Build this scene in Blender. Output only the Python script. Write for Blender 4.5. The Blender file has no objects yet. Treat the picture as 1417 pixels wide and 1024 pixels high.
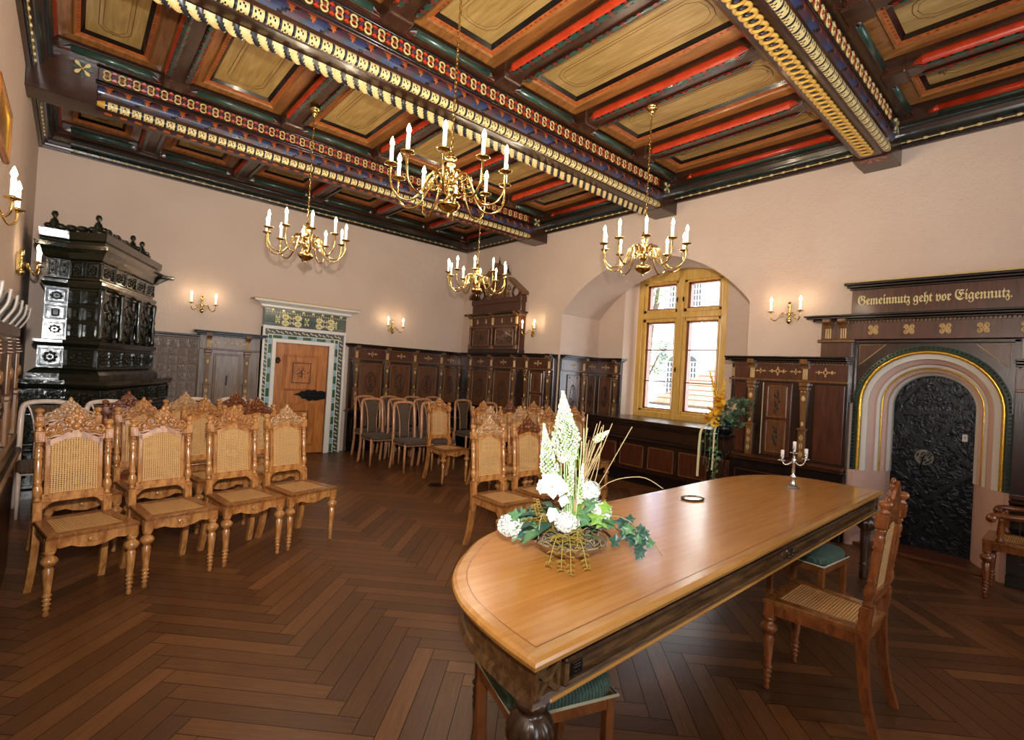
import bpy, math, random
from mathutils import Matrix, Vector
PI = math.pi
R = math.radians
rnd = random.Random(7)
SC = bpy.context.scene
COL = SC.collection

# ---------------------------------------------------------------- materials
def lin(c):
    if isinstance(c, str):
        c = c.lstrip('#'); c = [int(c[i:i+2], 16)/255 for i in (0, 2, 4)]
        return tuple((x/12.92 if x <= .04045 else ((x+.055)/1.055)**2.4) for x in c) + (1,)
    return tuple(c) + (1,)
MATS = {}
def newmat(name):
    m = bpy.data.materials.new(name); m.use_nodes = True
    nt = m.node_tree; b = nt.nodes['Principled BSDF']
    MATS[name] = m
    return m, nt, b
def nd(nt, t, **kw):
    n = nt.nodes.new(t)
    for k, v in kw.items(): setattr(n, k, v)
    return n
def mth(nt, op, a, b=None, c=None):
    n = nt.nodes.new('ShaderNodeMath'); n.operation = op
    for i, v in enumerate((a, b, c)):
        if v is None: continue
        if isinstance(v, (int, float)): n.inputs[i].default_value = v
        else: nt.links.new(v, n.inputs[i])
    return n.outputs[0]
def ramp(nt, fac, stops):
    n = nt.nodes.new('ShaderNodeValToRGB'); e = n.color_ramp.elements
    e[0].position, e[0].color = stops[0][0], lin(stops[0][1])
    e[1].position, e[1].color = stops[-1][0], lin(stops[-1][1])
    for p, c in stops[1:-1]:
        x = e.new(p); x.color = lin(c)
    nt.links.new(fac, n.inputs[0]); return n.outputs[0]
def coords(nt, scale=(1, 1, 1), kind='Object'):
    tc = nd(nt, 'ShaderNodeTexCoord'); mp = nd(nt, 'ShaderNodeMapping')
    mp.inputs['Scale'].default_value = scale
    nt.links.new(tc.outputs[kind], mp.inputs[0]); return mp.outputs[0]
def noise(nt, vec, s, detail=4, rough=.55, dist=0):
    n = nd(nt, 'ShaderNodeTexNoise'); n.inputs['Scale'].default_value = s
    n.inputs['Detail'].default_value = detail; n.inputs['Roughness'].default_value = rough
    n.inputs['Distortion'].default_value = dist
    nt.links.new(vec, n.inputs['Vector']); return n.outputs['Fac']
def bump(nt, b, h, strength, dist=.01):
    n = nd(nt, 'ShaderNodeBump'); n.inputs['Strength'].default_value = strength
    n.inputs['Distance'].default_value = dist
    nt.links.new(h, n.inputs['Height']); nt.links.new(n.outputs[0], b.inputs['Normal'])
def mat(name, c, rough=.5, metal=0, c2=None, scale=6, stretch=(1, 1, 1), bmp=0, bs=60, coat=0, emit=0, spec=.5, bd=.01, detail=4, lo=.35, hi=.65):
    m, nt, b = newmat(name)
    b.inputs['Roughness'].default_value = rough; b.inputs['Metallic'].default_value = metal
    b.inputs['Specular IOR Level'].default_value = spec
    b.inputs['Coat Weight'].default_value = coat; b.inputs['Coat Roughness'].default_value = .12
    if c2 is None: b.inputs['Base Color'].default_value = lin(c)
    else:
        v = coords(nt, stretch)
        nt.links.new(ramp(nt, noise(nt, v, scale, detail, .6, .6), [(lo, c), (hi, c2)]), b.inputs['Base Color'])
    if bmp:
        bump(nt, b, noise(nt, coords(nt, stretch if c2 else (1, 1, 1)), bs, 3), bmp, bd)
    if emit:
        b.inputs['Emission Color'].default_value = lin(c); b.inputs['Emission Strength'].default_value = emit
        m.cycles.emission_sampling = 'NONE'
    return m
def wood(name, a, b_, rough=.4, coat=.0, sx=(1, 1, 12), s=5, bmp=.15):
    return mat(name, a, rough, 0, b_, s, sx, bmp, s*4, coat, bd=.004, detail=6)
GX, GY, GZ = (.8, 9, 9), (9, .8, 9), (9, 9, .8)

def plaster(name, a, b_):
    m, nt, b = newmat(name)
    v = coords(nt)
    nt.links.new(ramp(nt, noise(nt, v, .9, 3), [(.3, a), (.7, b_)]), b.inputs['Base Color'])
    b.inputs['Roughness'].default_value = .85
    h = mth(nt, 'ADD', noise(nt, v, 26, 3, .6, 1.2), mth(nt, 'MULTIPLY', noise(nt, v, 7, 2), 1.3))
    bump(nt, b, h, .8, .009)
plaster('plaster', '#d6c0ae', '#cdb5a3')
plaster('plaster_pink', '#d2ad9c', '#c9a392')
plaster('plaster_pale', '#d9c4b2', '#d2bba8')
def floor_mat():
    m, nt, b = newmat('parquet')
    at = nd(nt, 'ShaderNodeAttribute'); at.attribute_name = 'tone'
    uv = nd(nt, 'ShaderNodeUVMap'); mp = nd(nt, 'ShaderNodeMapping'); mp.inputs['Scale'].default_value = (2, 40, 1)
    nt.links.new(uv.outputs[0], mp.inputs[0])
    n = noise(nt, mp.outputs[0], 2.2, 6, .65, .4)
    f = mth(nt, 'ADD', mth(nt, 'MULTIPLY', at.outputs['Fac'], .38), mth(nt, 'MULTIPLY', n, .75))
    nt.links.new(ramp(nt, f, [(.25, '#432915'), (.55, '#603b1e'), (.85, '#82542e')]), b.inputs['Base Color'])
    r = mth(nt, 'ADD', mth(nt, 'MULTIPLY', n, .12), .30)
    nt.links.new(r, b.inputs['Roughness'])
    bump(nt, b, n, .08, .002)
floor_mat()
mat('gap', '#150b05', .8)
# dark carved panelling
wood('dark_wood', '#1d0f09', '#321b10', .26, .25, GZ, 4)
wood('dark_wood_x', '#1d0f09', '#321b10', .26, .25, GX, 4)
wood('panel_wood', '#4a2a15', '#6e4425', .32, .2, GZ, 4)
wood('red_wood', '#3a1a0d', '#562b16', .3, .25, GZ, 4)
wood('pilaster_wood', '#5c3a1c', '#7d5630', .32, .2, GZ, 4)
mat('inlay_dark', '#20140c', .4)
mat('black_wood', '#0c0908', .25, coat=.3, c2='#171110', stretch=GX, scale=4)
mat('inlay_gold', '#c9a56a', .4)
wood('grey_sheen_wood', '#5c4a3a', '#806a54', .3, .25, GZ, 4)  # cool window sheen on the panelling is put into this colour
# ceiling
wood('ceil_dark', '#26140c', '#3f2415', .3, .3, GX, 3)
wood('ceil_dark_y', '#2a160d', '#4a2b18', .32, .25, GY, 3)
wood('ceil_brown', '#704420', '#a06a34', .38, .15, GY, 3)
wood('ceil_olive', '#94763f', '#b99a5e', .38, .12, (6, .6, 6), 3)
mat('ceil_black', '#120e0c', .25, coat=.3)
mat('orange_paint', '#b5602c', .4, c2='#9a4a20', scale=12)
mat('orange_dot', '#6b421c', .4)
mat('red_paint', '#bd3a1a', .3, coat=.2, c2='#a32c12', scale=8)
mat('deepred', '#6c1f1a', .35)
mat('green_paint', '#2c4a40', .28, coat=.3, c2='#22392f')
mat('black_paint', '#15151a', .25, coat=.3)
mat('green_dark', '#1b2c28', .22, coat=.4, c2='#14201e')
mat('blue_paint', '#323c60', .35, coat=.15, c2='#262d49', scale=10)
mat('blue_grey', '#2c3238', .35)
mat('purple_paint', '#442c36', .4)
mat('beige_paint', '#d9bf80', .35, coat=.2, c2='#c4a868', scale=14)
mat('cream_paint', '#d2bb78', .35, c2='#decb92', scale=30)
mat('gold_paint', '#c99a42', .35, coat=.2)
mat('gold_leaf', '#e2b64a', .22, .75, bmp=.2, bs=30)
mat('silver_leaf', '#b9b9b4', .22, .6)
# metal
mat('brass', '#e6c67c', .14, 1.0)
mat('silver', '#c9c8c6', .25, 1.0)
mat('chased_iron', '#8a8a86', .45, .8, bmp=1.0, bs=120)
mat('iron', '#25262a', .35, .6, bmp=.4, bs=90)
mat('black_metal', '#101010', .35, .5)
mat('candle_white_glow', '#f8efdc', .45, emit=.9)  # sleeves are no lamps; bulb light on them is put in as emission
mat('bulb', '#ffe3b0', .3, emit=22)
mat('wax', '#efe9e0', .5)
# chairs
wood('honey_wood', '#8a5326', '#c4894c', .22, .45, (6, 6, 2), 4)
wood('honey_dark', '#5a2c14', '#85491f', .22, .45, (6, 6, 2), 4)
wood('honey_pale', '#a07448', '#c9a074', .25, .4, (6, 6, 2), 4)
wood('beech', '#a06a44', '#c08a60', .3, .25, (6, 6, 2), 4)
wood('beech_lit', '#c9b2a0', '#dccabb', .35, .2, (6, 6, 2), 4)  # same beech, flash and window brightness put into its colour
wood('red_chair_wood', '#663517', '#94552a', .24, .4, (6, 6, 2), 4)
mat('bracket_pale', '#9a8d80', .4)
wood('stool_wood', '#6b3a1a', '#8a5228', .3, .3, (6, 6, 2), 4)
def cane(name, c):
    m, nt, b = newmat(name)
    v = coords(nt); s = nd(nt, 'ShaderNodeSeparateXYZ'); nt.links.new(v, s.inputs[0])
    f = 2*PI/.0135
    y = mth(nt, 'ADD', s.outputs[1], s.outputs[2])
    a = mth(nt, 'SINE', mth(nt, 'MULTIPLY', s.outputs[0], f))
    c_ = mth(nt, 'SINE', mth(nt, 'MULTIPLY', y, f))
    p = mth(nt, 'ADD', a, c_)
    hole = mth(nt, 'GREATER_THAN', p, .85)
    b.inputs['Roughness'].default_value = .5
    nt.links.new(ramp(nt, mth(nt, 'MULTIPLY_ADD', p, .25, .5), [(0, c), (.55, c), (.8, '#8a5f30')]), b.inputs['Base Color'])
    bump(nt, b, p, .6, .002)
    tr = nd(nt, 'ShaderNodeBsdfTransparent'); mx = nd(nt, 'ShaderNodeMixShader')
    nt.links.new(hole, mx.inputs[0]); nt.links.new(b.outputs[0], mx.inputs[1]); nt.links.new(tr.outputs[0], mx.inputs[2])
    nt.links.new(mx.outputs[0], nt.nodes['Material Output'].inputs[0])
cane('cane', '#d8a86a')
def stripes(name, c1, c2, per, rough=.8, cross=None):
    m, nt, b = newmat(name)
    v = coords(nt); s = nd(nt, 'ShaderNodeSeparateXYZ'); nt.links.new(v, s.inputs[0])
    a = mth(nt, 'SINE', mth(nt, 'MULTIPLY', s.outputs[0], 2*PI/per))
    if cross:
        a = mth(nt, 'ADD', mth(nt, 'MULTIPLY', a, .5), mth(nt, 'MULTIPLY', mth(nt, 'SINE', mth(nt, 'MULTIPLY', mth(nt, 'ADD', s.outputs[1], s.outputs[2]), 2*PI/cross)), .5))
    n = noise(nt, v, 60, 2)
    f = mth(nt, 'ADD', mth(nt, 'MULTIPLY', a, .4), n)
    nt.links.new(ramp(nt, f, [(.1, c1), (.9, c2)]), b.inputs['Base Color'])
    b.inputs['Roughness'].default_value = rough; b.inputs['Sheen Weight'].default_value = .05
    bump(nt, b, a, .3, .002)
stripes('green_velvet', '#26362d', '#47604f', .014)
stripes('brown_weave', '#33261c', '#5e4a38', .03, .9, .02)
mat('piping', '#b9b18f', .7)
wood('table_top', '#ba7a34', '#ca8f47', .27, .2, (.7, 14, 8), 2.5, .04)
wood('table_edge', '#b67c38', '#c8934f', .25, .3, (1.0, 8, 8), 3, .1)
wood('table_dark', '#3f2815', '#74532f', .42, .05, (1.5, 9, 9), 4, .5)
wood('table_leg', '#2c1a0f', '#4c3320', .28, .3, (6, 6, 2), 4)
wood('door_wood', '#9a5a22', '#c88040', .33, .2, (7, 7, .9), 3)
wood('window_wood', '#d3a246', '#e8c06c', .35, .2, (7, 7, .9), 3)
wood('window_red', '#6f3514', '#8f4c22', .35, .2, (7, 7, .9), 3)
wood('threshold', '#4a2412', '#6b3a1e', .35, .2, GY, 3)
mat('white_paint', '#e6e0d6', .35, coat=.2)
mat('tile_green', '#3f6a4a', .12, coat=.6, c2='#2d5540', scale=9)
mat('tile_blue', '#86aec2', .12, coat=.6, c2='#9fc0cd', scale=9)
mat('tile_dark', '#4b5257', .15, coat=.6)
mat('tile_yellow', '#ead45a', .12, coat=.6, c2='#f2ecb8', scale=50)
mat('grey_stone', '#cfc8bd', .6)
mat('keypad_white', '#d8dad8', .4)
# stove glaze
def glaze(name, c, bs, st, rough=.1):
    m, nt, b = newmat(name)
    b.inputs['Base Color'].default_value = lin(c); b.inputs['Roughness'].default_value = rough
    b.inputs['Coat Weight'].default_value = .6; b.inputs['Coat Roughness'].default_value = .06
    bump(nt, b, noise(nt, coords(nt), bs, 4, .6, .5), st, .02)
glaze('glaze', '#14180e', 16, .22, .10)
glaze('glaze_relief', '#181c10', 46, 1.0, .14)
glaze('glaze_silver', '#7d6c62', 30, .9, .22)
m, nt, b = newmat('door_iron')
b.inputs['Base Color'].default_value = lin('#1d2026'); b.inputs['Roughness'].default_value = .26; b.inputs['Metallic'].default_value = .6
v = coords(nt); bump(nt, b, mth(nt, 'ADD', noise(nt, v, 12, 3, .55, 1.5), mth(nt, 'MULTIPLY', noise(nt, v, 36, 2), .3)), .55, .02)
# plants
mat('hydrangea', '#d9dcd2', .6, c2='#e8e9e2', scale=20)
mat('spike_green', '#a9c48a', .6, c2='#c6d8ae', scale=30)
mat('leaf_green', '#3f6a44', .45, c2='#5e8a5a', scale=12)
mat('leaf_dark', '#23463c', .4, c2='#35604f', scale=12)
mat('leaf_bright', '#7fa83e', .5, c2='#5c8a34', scale=12)
mat('fern', '#9a8a3c', .6, c2='#b39a48', scale=12)
mat('dry_grass', '#a8946a', .7)
mat('moss', '#5a4f44', .9, c2='#8a7d6c', scale=40, bmp=.6)
mat('bowl_clay', '#8a7558', .5, c2='#a08a68')
mat('yellow_petal', '#e6a818', .5, c2='#f0bc30', scale=20)
mat('yellow_dark', '#7a5210', .6)
mat('ribbon', '#d8cfa0', .5)
mat('ivy', '#1f3320', .5, c2='#3a5238', scale=14)
# outside
mat('church', '#e8e2d6', .9, c2='#f2ede4', scale=.6)
mat('church_glass', '#15191d', .3)
mat('roof_tile', '#c07a60', .8, c2='#cf9078', scale=3)
mat('tree_leaf', '#5e8238', .8, c2='#8aa858', scale=2)
mat('bark', '#4a3a2c', .9)
mat('lavender', '#8c88c8', .6)
mat('ground', '#9a948a', .9)
m, nt, b = newmat('glass')
gl = nd(nt, 'ShaderNodeBsdfGlossy'); gl.inputs['Roughness'].default_value = .02
tr = nd(nt, 'ShaderNodeBsdfTransparent'); mx = nd(nt, 'ShaderNodeMixShader'); mx.inputs[0].default_value = .06
nt.links.new(tr.outputs[0], mx.inputs[1]); nt.links.new(gl.outputs[0], mx.inputs[2]); nt.links.new(mx.outputs[0], nt.nodes['Material Output'].inputs[0])
mat('strap_iron', '#1f2226', .3, .5, bmp=.3, bs=60)
mat('rope_gold', '#c9a766', .35, coat=.2, c2='#dcc488', scale=20)
mat('rope_dark', '#24262b', .25, coat=.3)
wood('seat_wood', '#6e3f1e', '#95602f', .22, .4, (6, 6, 2), 4)
mat('table_groove', '#6a2c14', .4)

# ---------------------------------------------------------------- mesh builder
class MB:
    def __init__(s): s.v = []; s.f = []; s.m = []; s.s = []; s.keys = []; s.X = None
    def k(s, key):
        if key not in s.keys: s.keys.append(key)
        return s.keys.index(key)
    def add(s, vs, fs, key, smooth=False):
        o = len(s.v)
        if s.X is not None: vs = [tuple(s.X @ Vector(p)) for p in vs]
        s.v += [tuple(p) for p in vs]; i0 = s.k(key) if isinstance(key, str) else None
        for n, f in enumerate(fs):
            s.f.append([o+i for i in f]); s.m.append(i0 if i0 is not None else s.k(key[n])); s.s.append(smooth)
    def box(s, x0, y0, z0, x1, y1, z1, key, b=0):
        if x0 > x1: x0, x1 = x1, x0
        if y0 > y1: y0, y1 = y1, y0
        if z0 > z1: z0, z1 = z1, z0
        b = min(b, (x1-x0)*.45, (y1-y0)*.45, (z1-z0)*.45)
        if b <= 0:
            v = [(x, y, z) for x in (x0, x1) for y in (y0, y1) for z in (z0, z1)]
            s.add(v, [(0, 1, 3, 2), (4, 6, 7, 5), (0, 4, 5, 1), (2, 3, 7, 6), (0, 2, 6, 4), (1, 5, 7, 3)], key); return
        v = []; idx = {}
        lo = (x0, y0, z0); hi = (x1, y1, z1)
        for a in range(8):
            sg = [(a >> 2) & 1, (a >> 1) & 1, a & 1]
            for ax in range(3):
                p = []
                for q in range(3):
                    e = hi[q] if sg[q] else lo[q]
                    if q != ax: e += -b if sg[q] else b
                    p.append(e)
                idx[(a, ax)] = len(v); v.append(p)
        f = []
        for ax in range(3):
            o1, o2 = [q for q in range(3) if q != ax]
            for sd in (0, 1):
                def c(i, j):
                    g = [0, 0, 0]; g[ax] = sd; g[o1] = i; g[o2] = j; return idx[((g[0] << 2) | (g[1] << 1) | g[2], ax)]
                q = [c(0, 0), c(1, 0), c(1, 1), c(0, 1)]
                f.append(q)
        for ax in range(3):
            o1, o2 = [q for q in range(3) if q != ax]
            for i in (0, 1):
                for j in (0, 1):
                    g0 = [0, 0, 0]; g0[o1] = i; g0[o2] = j; g1 = list(g0); g1[ax] = 1
                    a0 = (g0[0] << 2) | (g0[1] << 1) | g0[2]; a1 = (g1[0] << 2) | (g1[1] << 1) | g1[2]
                    f.append([idx[(a0, o1)], idx[(a1, o1)], idx[(a1, o2)], idx[(a0, o2)]])
        for a in range(8): f.append([idx[(a, 0)], idx[(a, 1)], idx[(a, 2)]])
        s.add(v, f, key)
    def lathe(s, prof, key, o=(0, 0, 0), n=16, flute=None, nf=0, smooth=True):
        vs = []; fs = []
        for (r, z) in prof:
            for i in range(n):
                a = 2*PI*i/n; rr = r
                if flute and flute[0] <= z <= flute[1]: rr = r*(1-flute[2]*((1-abs(math.cos(a*nf/2)))**1.5 if nf else (i % 2)))
                vs.append((o[0]+rr*math.cos(a), o[1]+rr*math.sin(a), o[2]+z))
        for j in range(len(prof)-1):
            for i in range(n):
                fs.append((j*n+i, j*n+(i+1) % n, (j+1)*n+(i+1) % n, (j+1)*n+i))
        fs.append(tuple(range(n-1, -1, -1))); fs.append(tuple((len(prof)-1)*n+i for i in range(n)))
        s.add(vs, fs, key, smooth)
    def tube(s, pts, r, key, n=6, smooth=True, flat=1.0, closed=False):
        P_ = [Vector(p) for p in pts]; vs = []; fs = []; m = len(P_)
        up = Vector((0, 0, 1)); prev = None
        for i, p in enumerate(P_):
            if closed: t = (P_[(i+1) % m]-P_[i-1])
            else: t = P_[min(i+1, m-1)]-P_[max(i-1, 0)]
            if t.length < 1e-9: t = Vector((0, 0, 1))
            t.normalize()
            if prev is None:
                a = up if abs(t.z) < .9 else Vector((1, 0, 0))
                nx = t.cross(a).normalized()
            else:
                nx = (prev-t*prev.dot(t))
                nx = nx.normalized() if nx.length > 1e-6 else t.cross(up).normalized()
            prev = nx; ny = t.cross(nx)
            rr = r(i/(m-1)) if callable(r) else r
            for k in range(n):
                a = 2*PI*k/n
                vs.append(p+nx*(rr*math.cos(a))+ny*(rr*flat*math.sin(a)))
        for i in range(m if closed else m-1):
            j = (i+1) % m
            for k in range(n): fs.append((i*n+k, i*n+(k+1) % n, j*n+(k+1) % n, j*n+k))
        if not closed: fs.append(tuple(range(n-1, -1, -1))); fs.append(tuple((m-1)*n+k for k in range(n)))
        s.add(vs, fs, key, smooth)
    def ball(s, c, r, key, n=10, m=6):
        if isinstance(r, (int, float)): r = (r, r, r)
        vs = [(c[0], c[1], c[2]-r[2])]; fs = []
        for j in range(1, m):
            a = PI*j/m
            for i in range(n):
                b = 2*PI*i/n
                vs.append((c[0]+r[0]*math.sin(a)*math.cos(b), c[1]+r[1]*math.sin(a)*math.sin(b), c[2]-r[2]*math.cos(a)))
        vs.append((c[0], c[1], c[2]+r[2])); L = len(vs)-1
        for i in range(n): fs.append((0, 1+(i+1) % n, 1+i)); fs.append((L, L-n+i, L-n+(i+1) % n))
        for j in range(m-2):
            for i in range(n): fs.append((1+j*n+i, 1+j*n+(i+1) % n, 1+(j+1)*n+(i+1) % n, 1+(j+1)*n+i))
        s.add(vs, fs, key, True)
    def prism(s, poly, w0, w1, key, ax='y', smooth=False):
        """extrude 2D poly; ax='y': poly is (x,z), extruded in y; 'z': (x,y) in z; 'x': (y,z) in x"""
        def mk(p, w): return {'y': (p[0], w, p[1]), 'z': (p[0], p[1], w), 'x': (w, p[0], p[1])}[ax]
        n = len(poly); vs = [mk(p, w0) for p in poly]+[mk(p, w1) for p in poly]
        fs = [tuple(range(n)), tuple(range(2*n-1, n-1, -1))]+[(i, (i+1) % n, n+(i+1) % n, n+i) for i in range(n)]
        s.add(vs, fs, key, smooth)
    def grid(s, L, prof, fn, n, ax='x', smooth=False, o=(0, 0, 0)):
        """sweep open profile [(a,z)] along ax for length L in n steps; fn(i,j)->material"""
        m = len(prof); vs = []; fs = []; ks = []
        for i in range(n+1):
            t = L*i/n
            for (a, z) in prof: vs.append((o[0]+t, o[1]+a, o[2]+z) if ax == 'x' else (o[0]+a, o[1]+t, o[2]+z))
        for i in range(n):
            for j in range(m-1):
                fs.append((i*m+j, (i+1)*m+j, (i+1)*m+j+1, i*m+j+1)); ks.append(fn(i, j))
        s.add(vs, fs, ks, smooth)
    def loft(s, rings, key, cap0=False, cap1=False, smooth=False):
        n = len(rings[0]); vs = [p for r in rings for p in r]; fs = []
        for j in range(len(rings)-1):
            for i in range(n): fs.append((j*n+i, j*n+(i+1) % n, (j+1)*n+(i+1) % n, (j+1)*n+i))
        if cap0: fs.append(tuple(range(n-1, -1, -1)))
        if cap1: fs.append(tuple((len(rings)-1)*n+i for i in range(n)))
        s.add(vs, fs, key, smooth)
def obj(name, mb, parent=None, label=None, cat=None, group=None, kind=None, loc=None, rot=None, normals=True):
    me = bpy.data.meshes.new(name); me.from_pydata(mb.v, [], mb.f)
    for k in mb.keys: me.materials.append(MATS[k])
    me.polygons.foreach_set('material_index', mb.m); me.polygons.foreach_set('use_smooth', mb.s)
    me.update()
    if normals:
        import bmesh
        bm = bmesh.new(); bm.from_mesh(me); bmesh.ops.recalc_face_normals(bm, faces=bm.faces); bm.to_mesh(me); bm.free()
    o = bpy.data.objects.new(name, me); COL.objects.link(o)
    if parent: o.parent = parent
    if loc: o.location = loc
    if rot: o.rotation_euler = (0, 0, rot)
    tag(o, label, cat, group, kind); return o
def tag(o, label=None, cat=None, group=None, kind=None):
    if label: o['label'] = label
    if cat: o['category'] = cat
    if group: o['group'] = group
    if kind: o['kind'] = kind
    return o
def thing(name, label, cat, loc=(0, 0, 0), rz=0, group=None):
    o = bpy.data.objects.new(name, None); COL.objects.link(o); o.empty_display_size = .1
    o.location = loc; o.rotation_euler = (0, 0, rz); return tag(o, label, cat, group)
def dup(root, loc, rz, label, group=None):
    def cp(o, par):
        c = o.copy(); COL.objects.link(c)
        if par: c.parent = par
        for ch in kids.get(o.name, []): cp(ch, c)
        return c
    kids = {}
    def walk(o):
        kids[o.name] = list(o.children)
        for ch in o.children: walk(ch)
    walk(root)
    r = cp(root, None); r.location = loc; r.rotation_euler = (0, 0, rz); r['label'] = label
    if group: r['group'] = group
    elif 'group' in r: del r['group']
    return r
def spiral(cx, cz, r0, r1, a0, turns, n=14, y=0, sx=1):
    out = []
    for i in range(n+1):
        t = i/n; a = a0+turns*2*PI*t; r = r0+(r1-r0)*t
        out.append((cx+sx*r*math.cos(a), y, cz+r*math.sin(a)))
    return out
def curve(pts, n=8):
    """Catmull-Rom through points"""
    P_ = [Vector(p) for p in pts]; out = []
    for i in range(len(P_)-1):
        p0 = P_[max(i-1, 0)]; p1 = P_[i]; p2 = P_[i+1]; p3 = P_[min(i+2, len(P_)-1)]
        for k in range(n):
            t = k/n
            out.append(.5*((2*p1)+(p2-p0)*t+(2*p0-5*p1+4*p2-p3)*t*t+(3*p1-p0-3*p2+p3)*t**3))
    out.append(P_[-1]); return out
WORLD, SUN, SCW, CHW, FLASH, EXPO = 8.0, 3.0, 1.3, 7.0, 800.0, 0.30
# ---------------------------------------------------------------- room shell
XL, XR, YB, YR, ZC = -.43, 6.2, 8.74, -2.8, 4.66
def arch_z(y, cy, rad, zc):           # height of a circular arch of given radius centred (cy,zc)
    d = rad*rad-(y-cy)**2
    return zc+math.sqrt(max(d, 0))
NC, NR, NZ = 4.305, 1.986, 1.394      # niche arch circle: apex 3.38, springing 2.6
NY0, NY1 = 2.74, 5.87
PC, PR, PZ = 1.005, .535, 1.46        # portal arch
# floor: herringbone planks
mb = MB(); Wp, Lp = .1, .8
tones = []; uvs = []
u = Vector((.70710678, .70710678)); v = Vector((-.70710678, .70710678)); org = Vector((1.035, 1.913))
g_ = .0018
def plank(a0, b0, a1, b1, along_u):
    q = [org+u*a+v*b for a, b in ((a0+g_, b0+g_), (a1-g_, b0+g_), (a1-g_, b1-g_), (a0+g_, b1-g_))]
    c = sum(q, Vector((0, 0)))/4
    if not (XL-.6 < c.x < XR+1.3 and YR-.5 < c.y < YB+.5): return
    mb.add([(p.x, p.y, 0) for p in q], [(0, 1, 2, 3)], 'parquet')
    tones.append(rnd.random()); ox, oy = rnd.random()*9, rnd.random()*9
    L_, W_ = Lp, Wp
    uvs.extend([(ox, oy), (ox+L_, oy), (ox+L_, oy+W_), (ox, oy+W_)] if along_u else [(ox, oy), (ox, oy+W_), (ox+L_, oy+W_), (ox+L_, oy)])
for m_ in range(-8, 9):
    for k in range(-110, 110):
        a, b = m_*Lp+k*Wp, -m_*Lp+k*Wp
        plank(a, b, a+Lp, b+Wp, True)
        plank(a+Lp, b+Wp-Lp, a+Lp+Wp, b+Wp, False)
fl = obj('floor', mb, kind='structure', normals=False)
at = fl.data.attributes.new('tone', 'FLOAT', 'FACE'); at.data.foreach_set('value', tones)
uvl = fl.data.uv_layers.new(name='UVMap'); uvl.data.foreach_set('uv', [c for p in uvs for c in p])
mb = MB(); mb.box(XL-.4, YR-.4, -.12, 7.8, YB+.4, -.004, 'gap'); obj('floor_bed', mb, kind='structure', parent=fl)
# wall back, left
mb = MB(); mb.box(XL-.3, YB, 0, XR, YB+.3, ZC, 'plaster'); obj('wall_back', mb, kind='structure')
mb = MB(); mb.box(XL-.3, YR, 0, XL, YB, ZC, 'plaster'); obj('wall_left', mb, kind='structure')
# wall right with niche and portal openings
mb = MB()
def column(y0, y1, holes):
    """holes: list of (zlo, zhi0, zhi1)"""
    z = 0; zz = 0
    segs = []
    for lo, h0, h1 in holes:
        if lo > 0: segs.append((z, zz, lo, lo))
        z, zz = h0, h1
    segs.append((z, zz, ZC, ZC))
    for a0, a1, b0, b1 in segs:
        mb.add([(XR, y0, a0), (XR, y1, a1), (XR, y1, b1), (XR, y0, b0)], [(0, 1, 2, 3)], 'plaster')
def lsp(a, b, n): return [a+(b-a)*i/n for i in range(n+1)]
column(YR, PC-PR, [])
ys = [PC-PR*math.cos(PI*i/24) for i in range(25)]
for a, b in zip(ys, ys[1:]): column(a, b, [(0, arch_z(a, PC, PR, PZ), arch_z(b, PC, PR, PZ))])
column(PC+PR, NY0, [])
ys = lsp(NY0, NY1, 32)
for a, b in zip(ys, ys[1:]): column(a, b, [(0, arch_z(a, NC, NR, NZ), arch_z(b, NC, NR, NZ))])
column(NY1, YB, [])
# niche reveals and soffit to x=7.2
XN = 7.2
path = [(NY0, 0)]+[(y, arch_z(y, NC, NR, NZ)) for y in ys]+[(NY1, 0)]
vs = [(XR, y, z) for y, z in path]+[(XN, y, z) for y, z in path]; n = len(path)
mb.add(vs, [(i, i+1, n+i+1, n+i) for i in range(n-1)], 'plaster')
# niche back wall with window opening
WY0, WY1, WZ0 = 3.50, 5.33, .96
def nicheback(y0, y1, lo):
    yy = lsp(y0, y1, 8)
    for a, b in zip(yy, yy[1:]):
        mb.add([(XN, a, lo), (XN, b, lo), (XN, b, arch_z(b, NC, NR, NZ)), (XN, a, arch_z(a, NC, NR, NZ))], [(0, 1, 2, 3)], 'plaster')
nicheback(NY0, WY0, 0); nicheback(WY1, NY1, 0)
mb.add([(XN, WY0, 0), (XN, WY1, 0), (XN, WY1, WZ0), (XN, WY0, WZ0)], [(0, 1, 2, 3)], 'plaster')
# splayed inner reveal to the frame
XF = 7.42; FY0, FY1, FZ1 = 3.60, 5.20, 3.50
mb.add([(XN, WY1, 0), (XF+.2, FY1, 0), (XF+.2, FY1, 3.6), (XN, WY1, 3.6)], [(0, 1, 2, 3)], 'plaster_pale')
mb.add([(XN, WY0, 0), (XF+.2, FY0, 0), (XF+.2, FY0, 3.6), (XN, WY0, 3.6)], [(0, 1, 2, 3)], 'plaster_pale')
mb.add([(XN, WY0, FZ1), (XF+.25, WY0, FZ1), (XF+.25, WY1, FZ1), (XN, WY1, FZ1)], [(0, 1, 2, 3)], 'plaster_pale')
mb.add([(XN, WY0, .9), (XF+.25, WY0, .9), (XF+.25, WY1, .9), (XN, WY1, .9)], [(0, 1, 2, 3)], 'plaster_pale')
# outer skin
for (a, b, lo, hi) in ((YR, FY0, 0, ZC), (FY1, YB, 0, ZC), (FY0, FY1, 0, .9), (FY0, FY1, FZ1, ZC)):
    mb.box(XF+.2, a, lo, XF+.35, b, hi, 'plaster_pale')
obj('wall_right', mb, kind='structure', normals=False)
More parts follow.
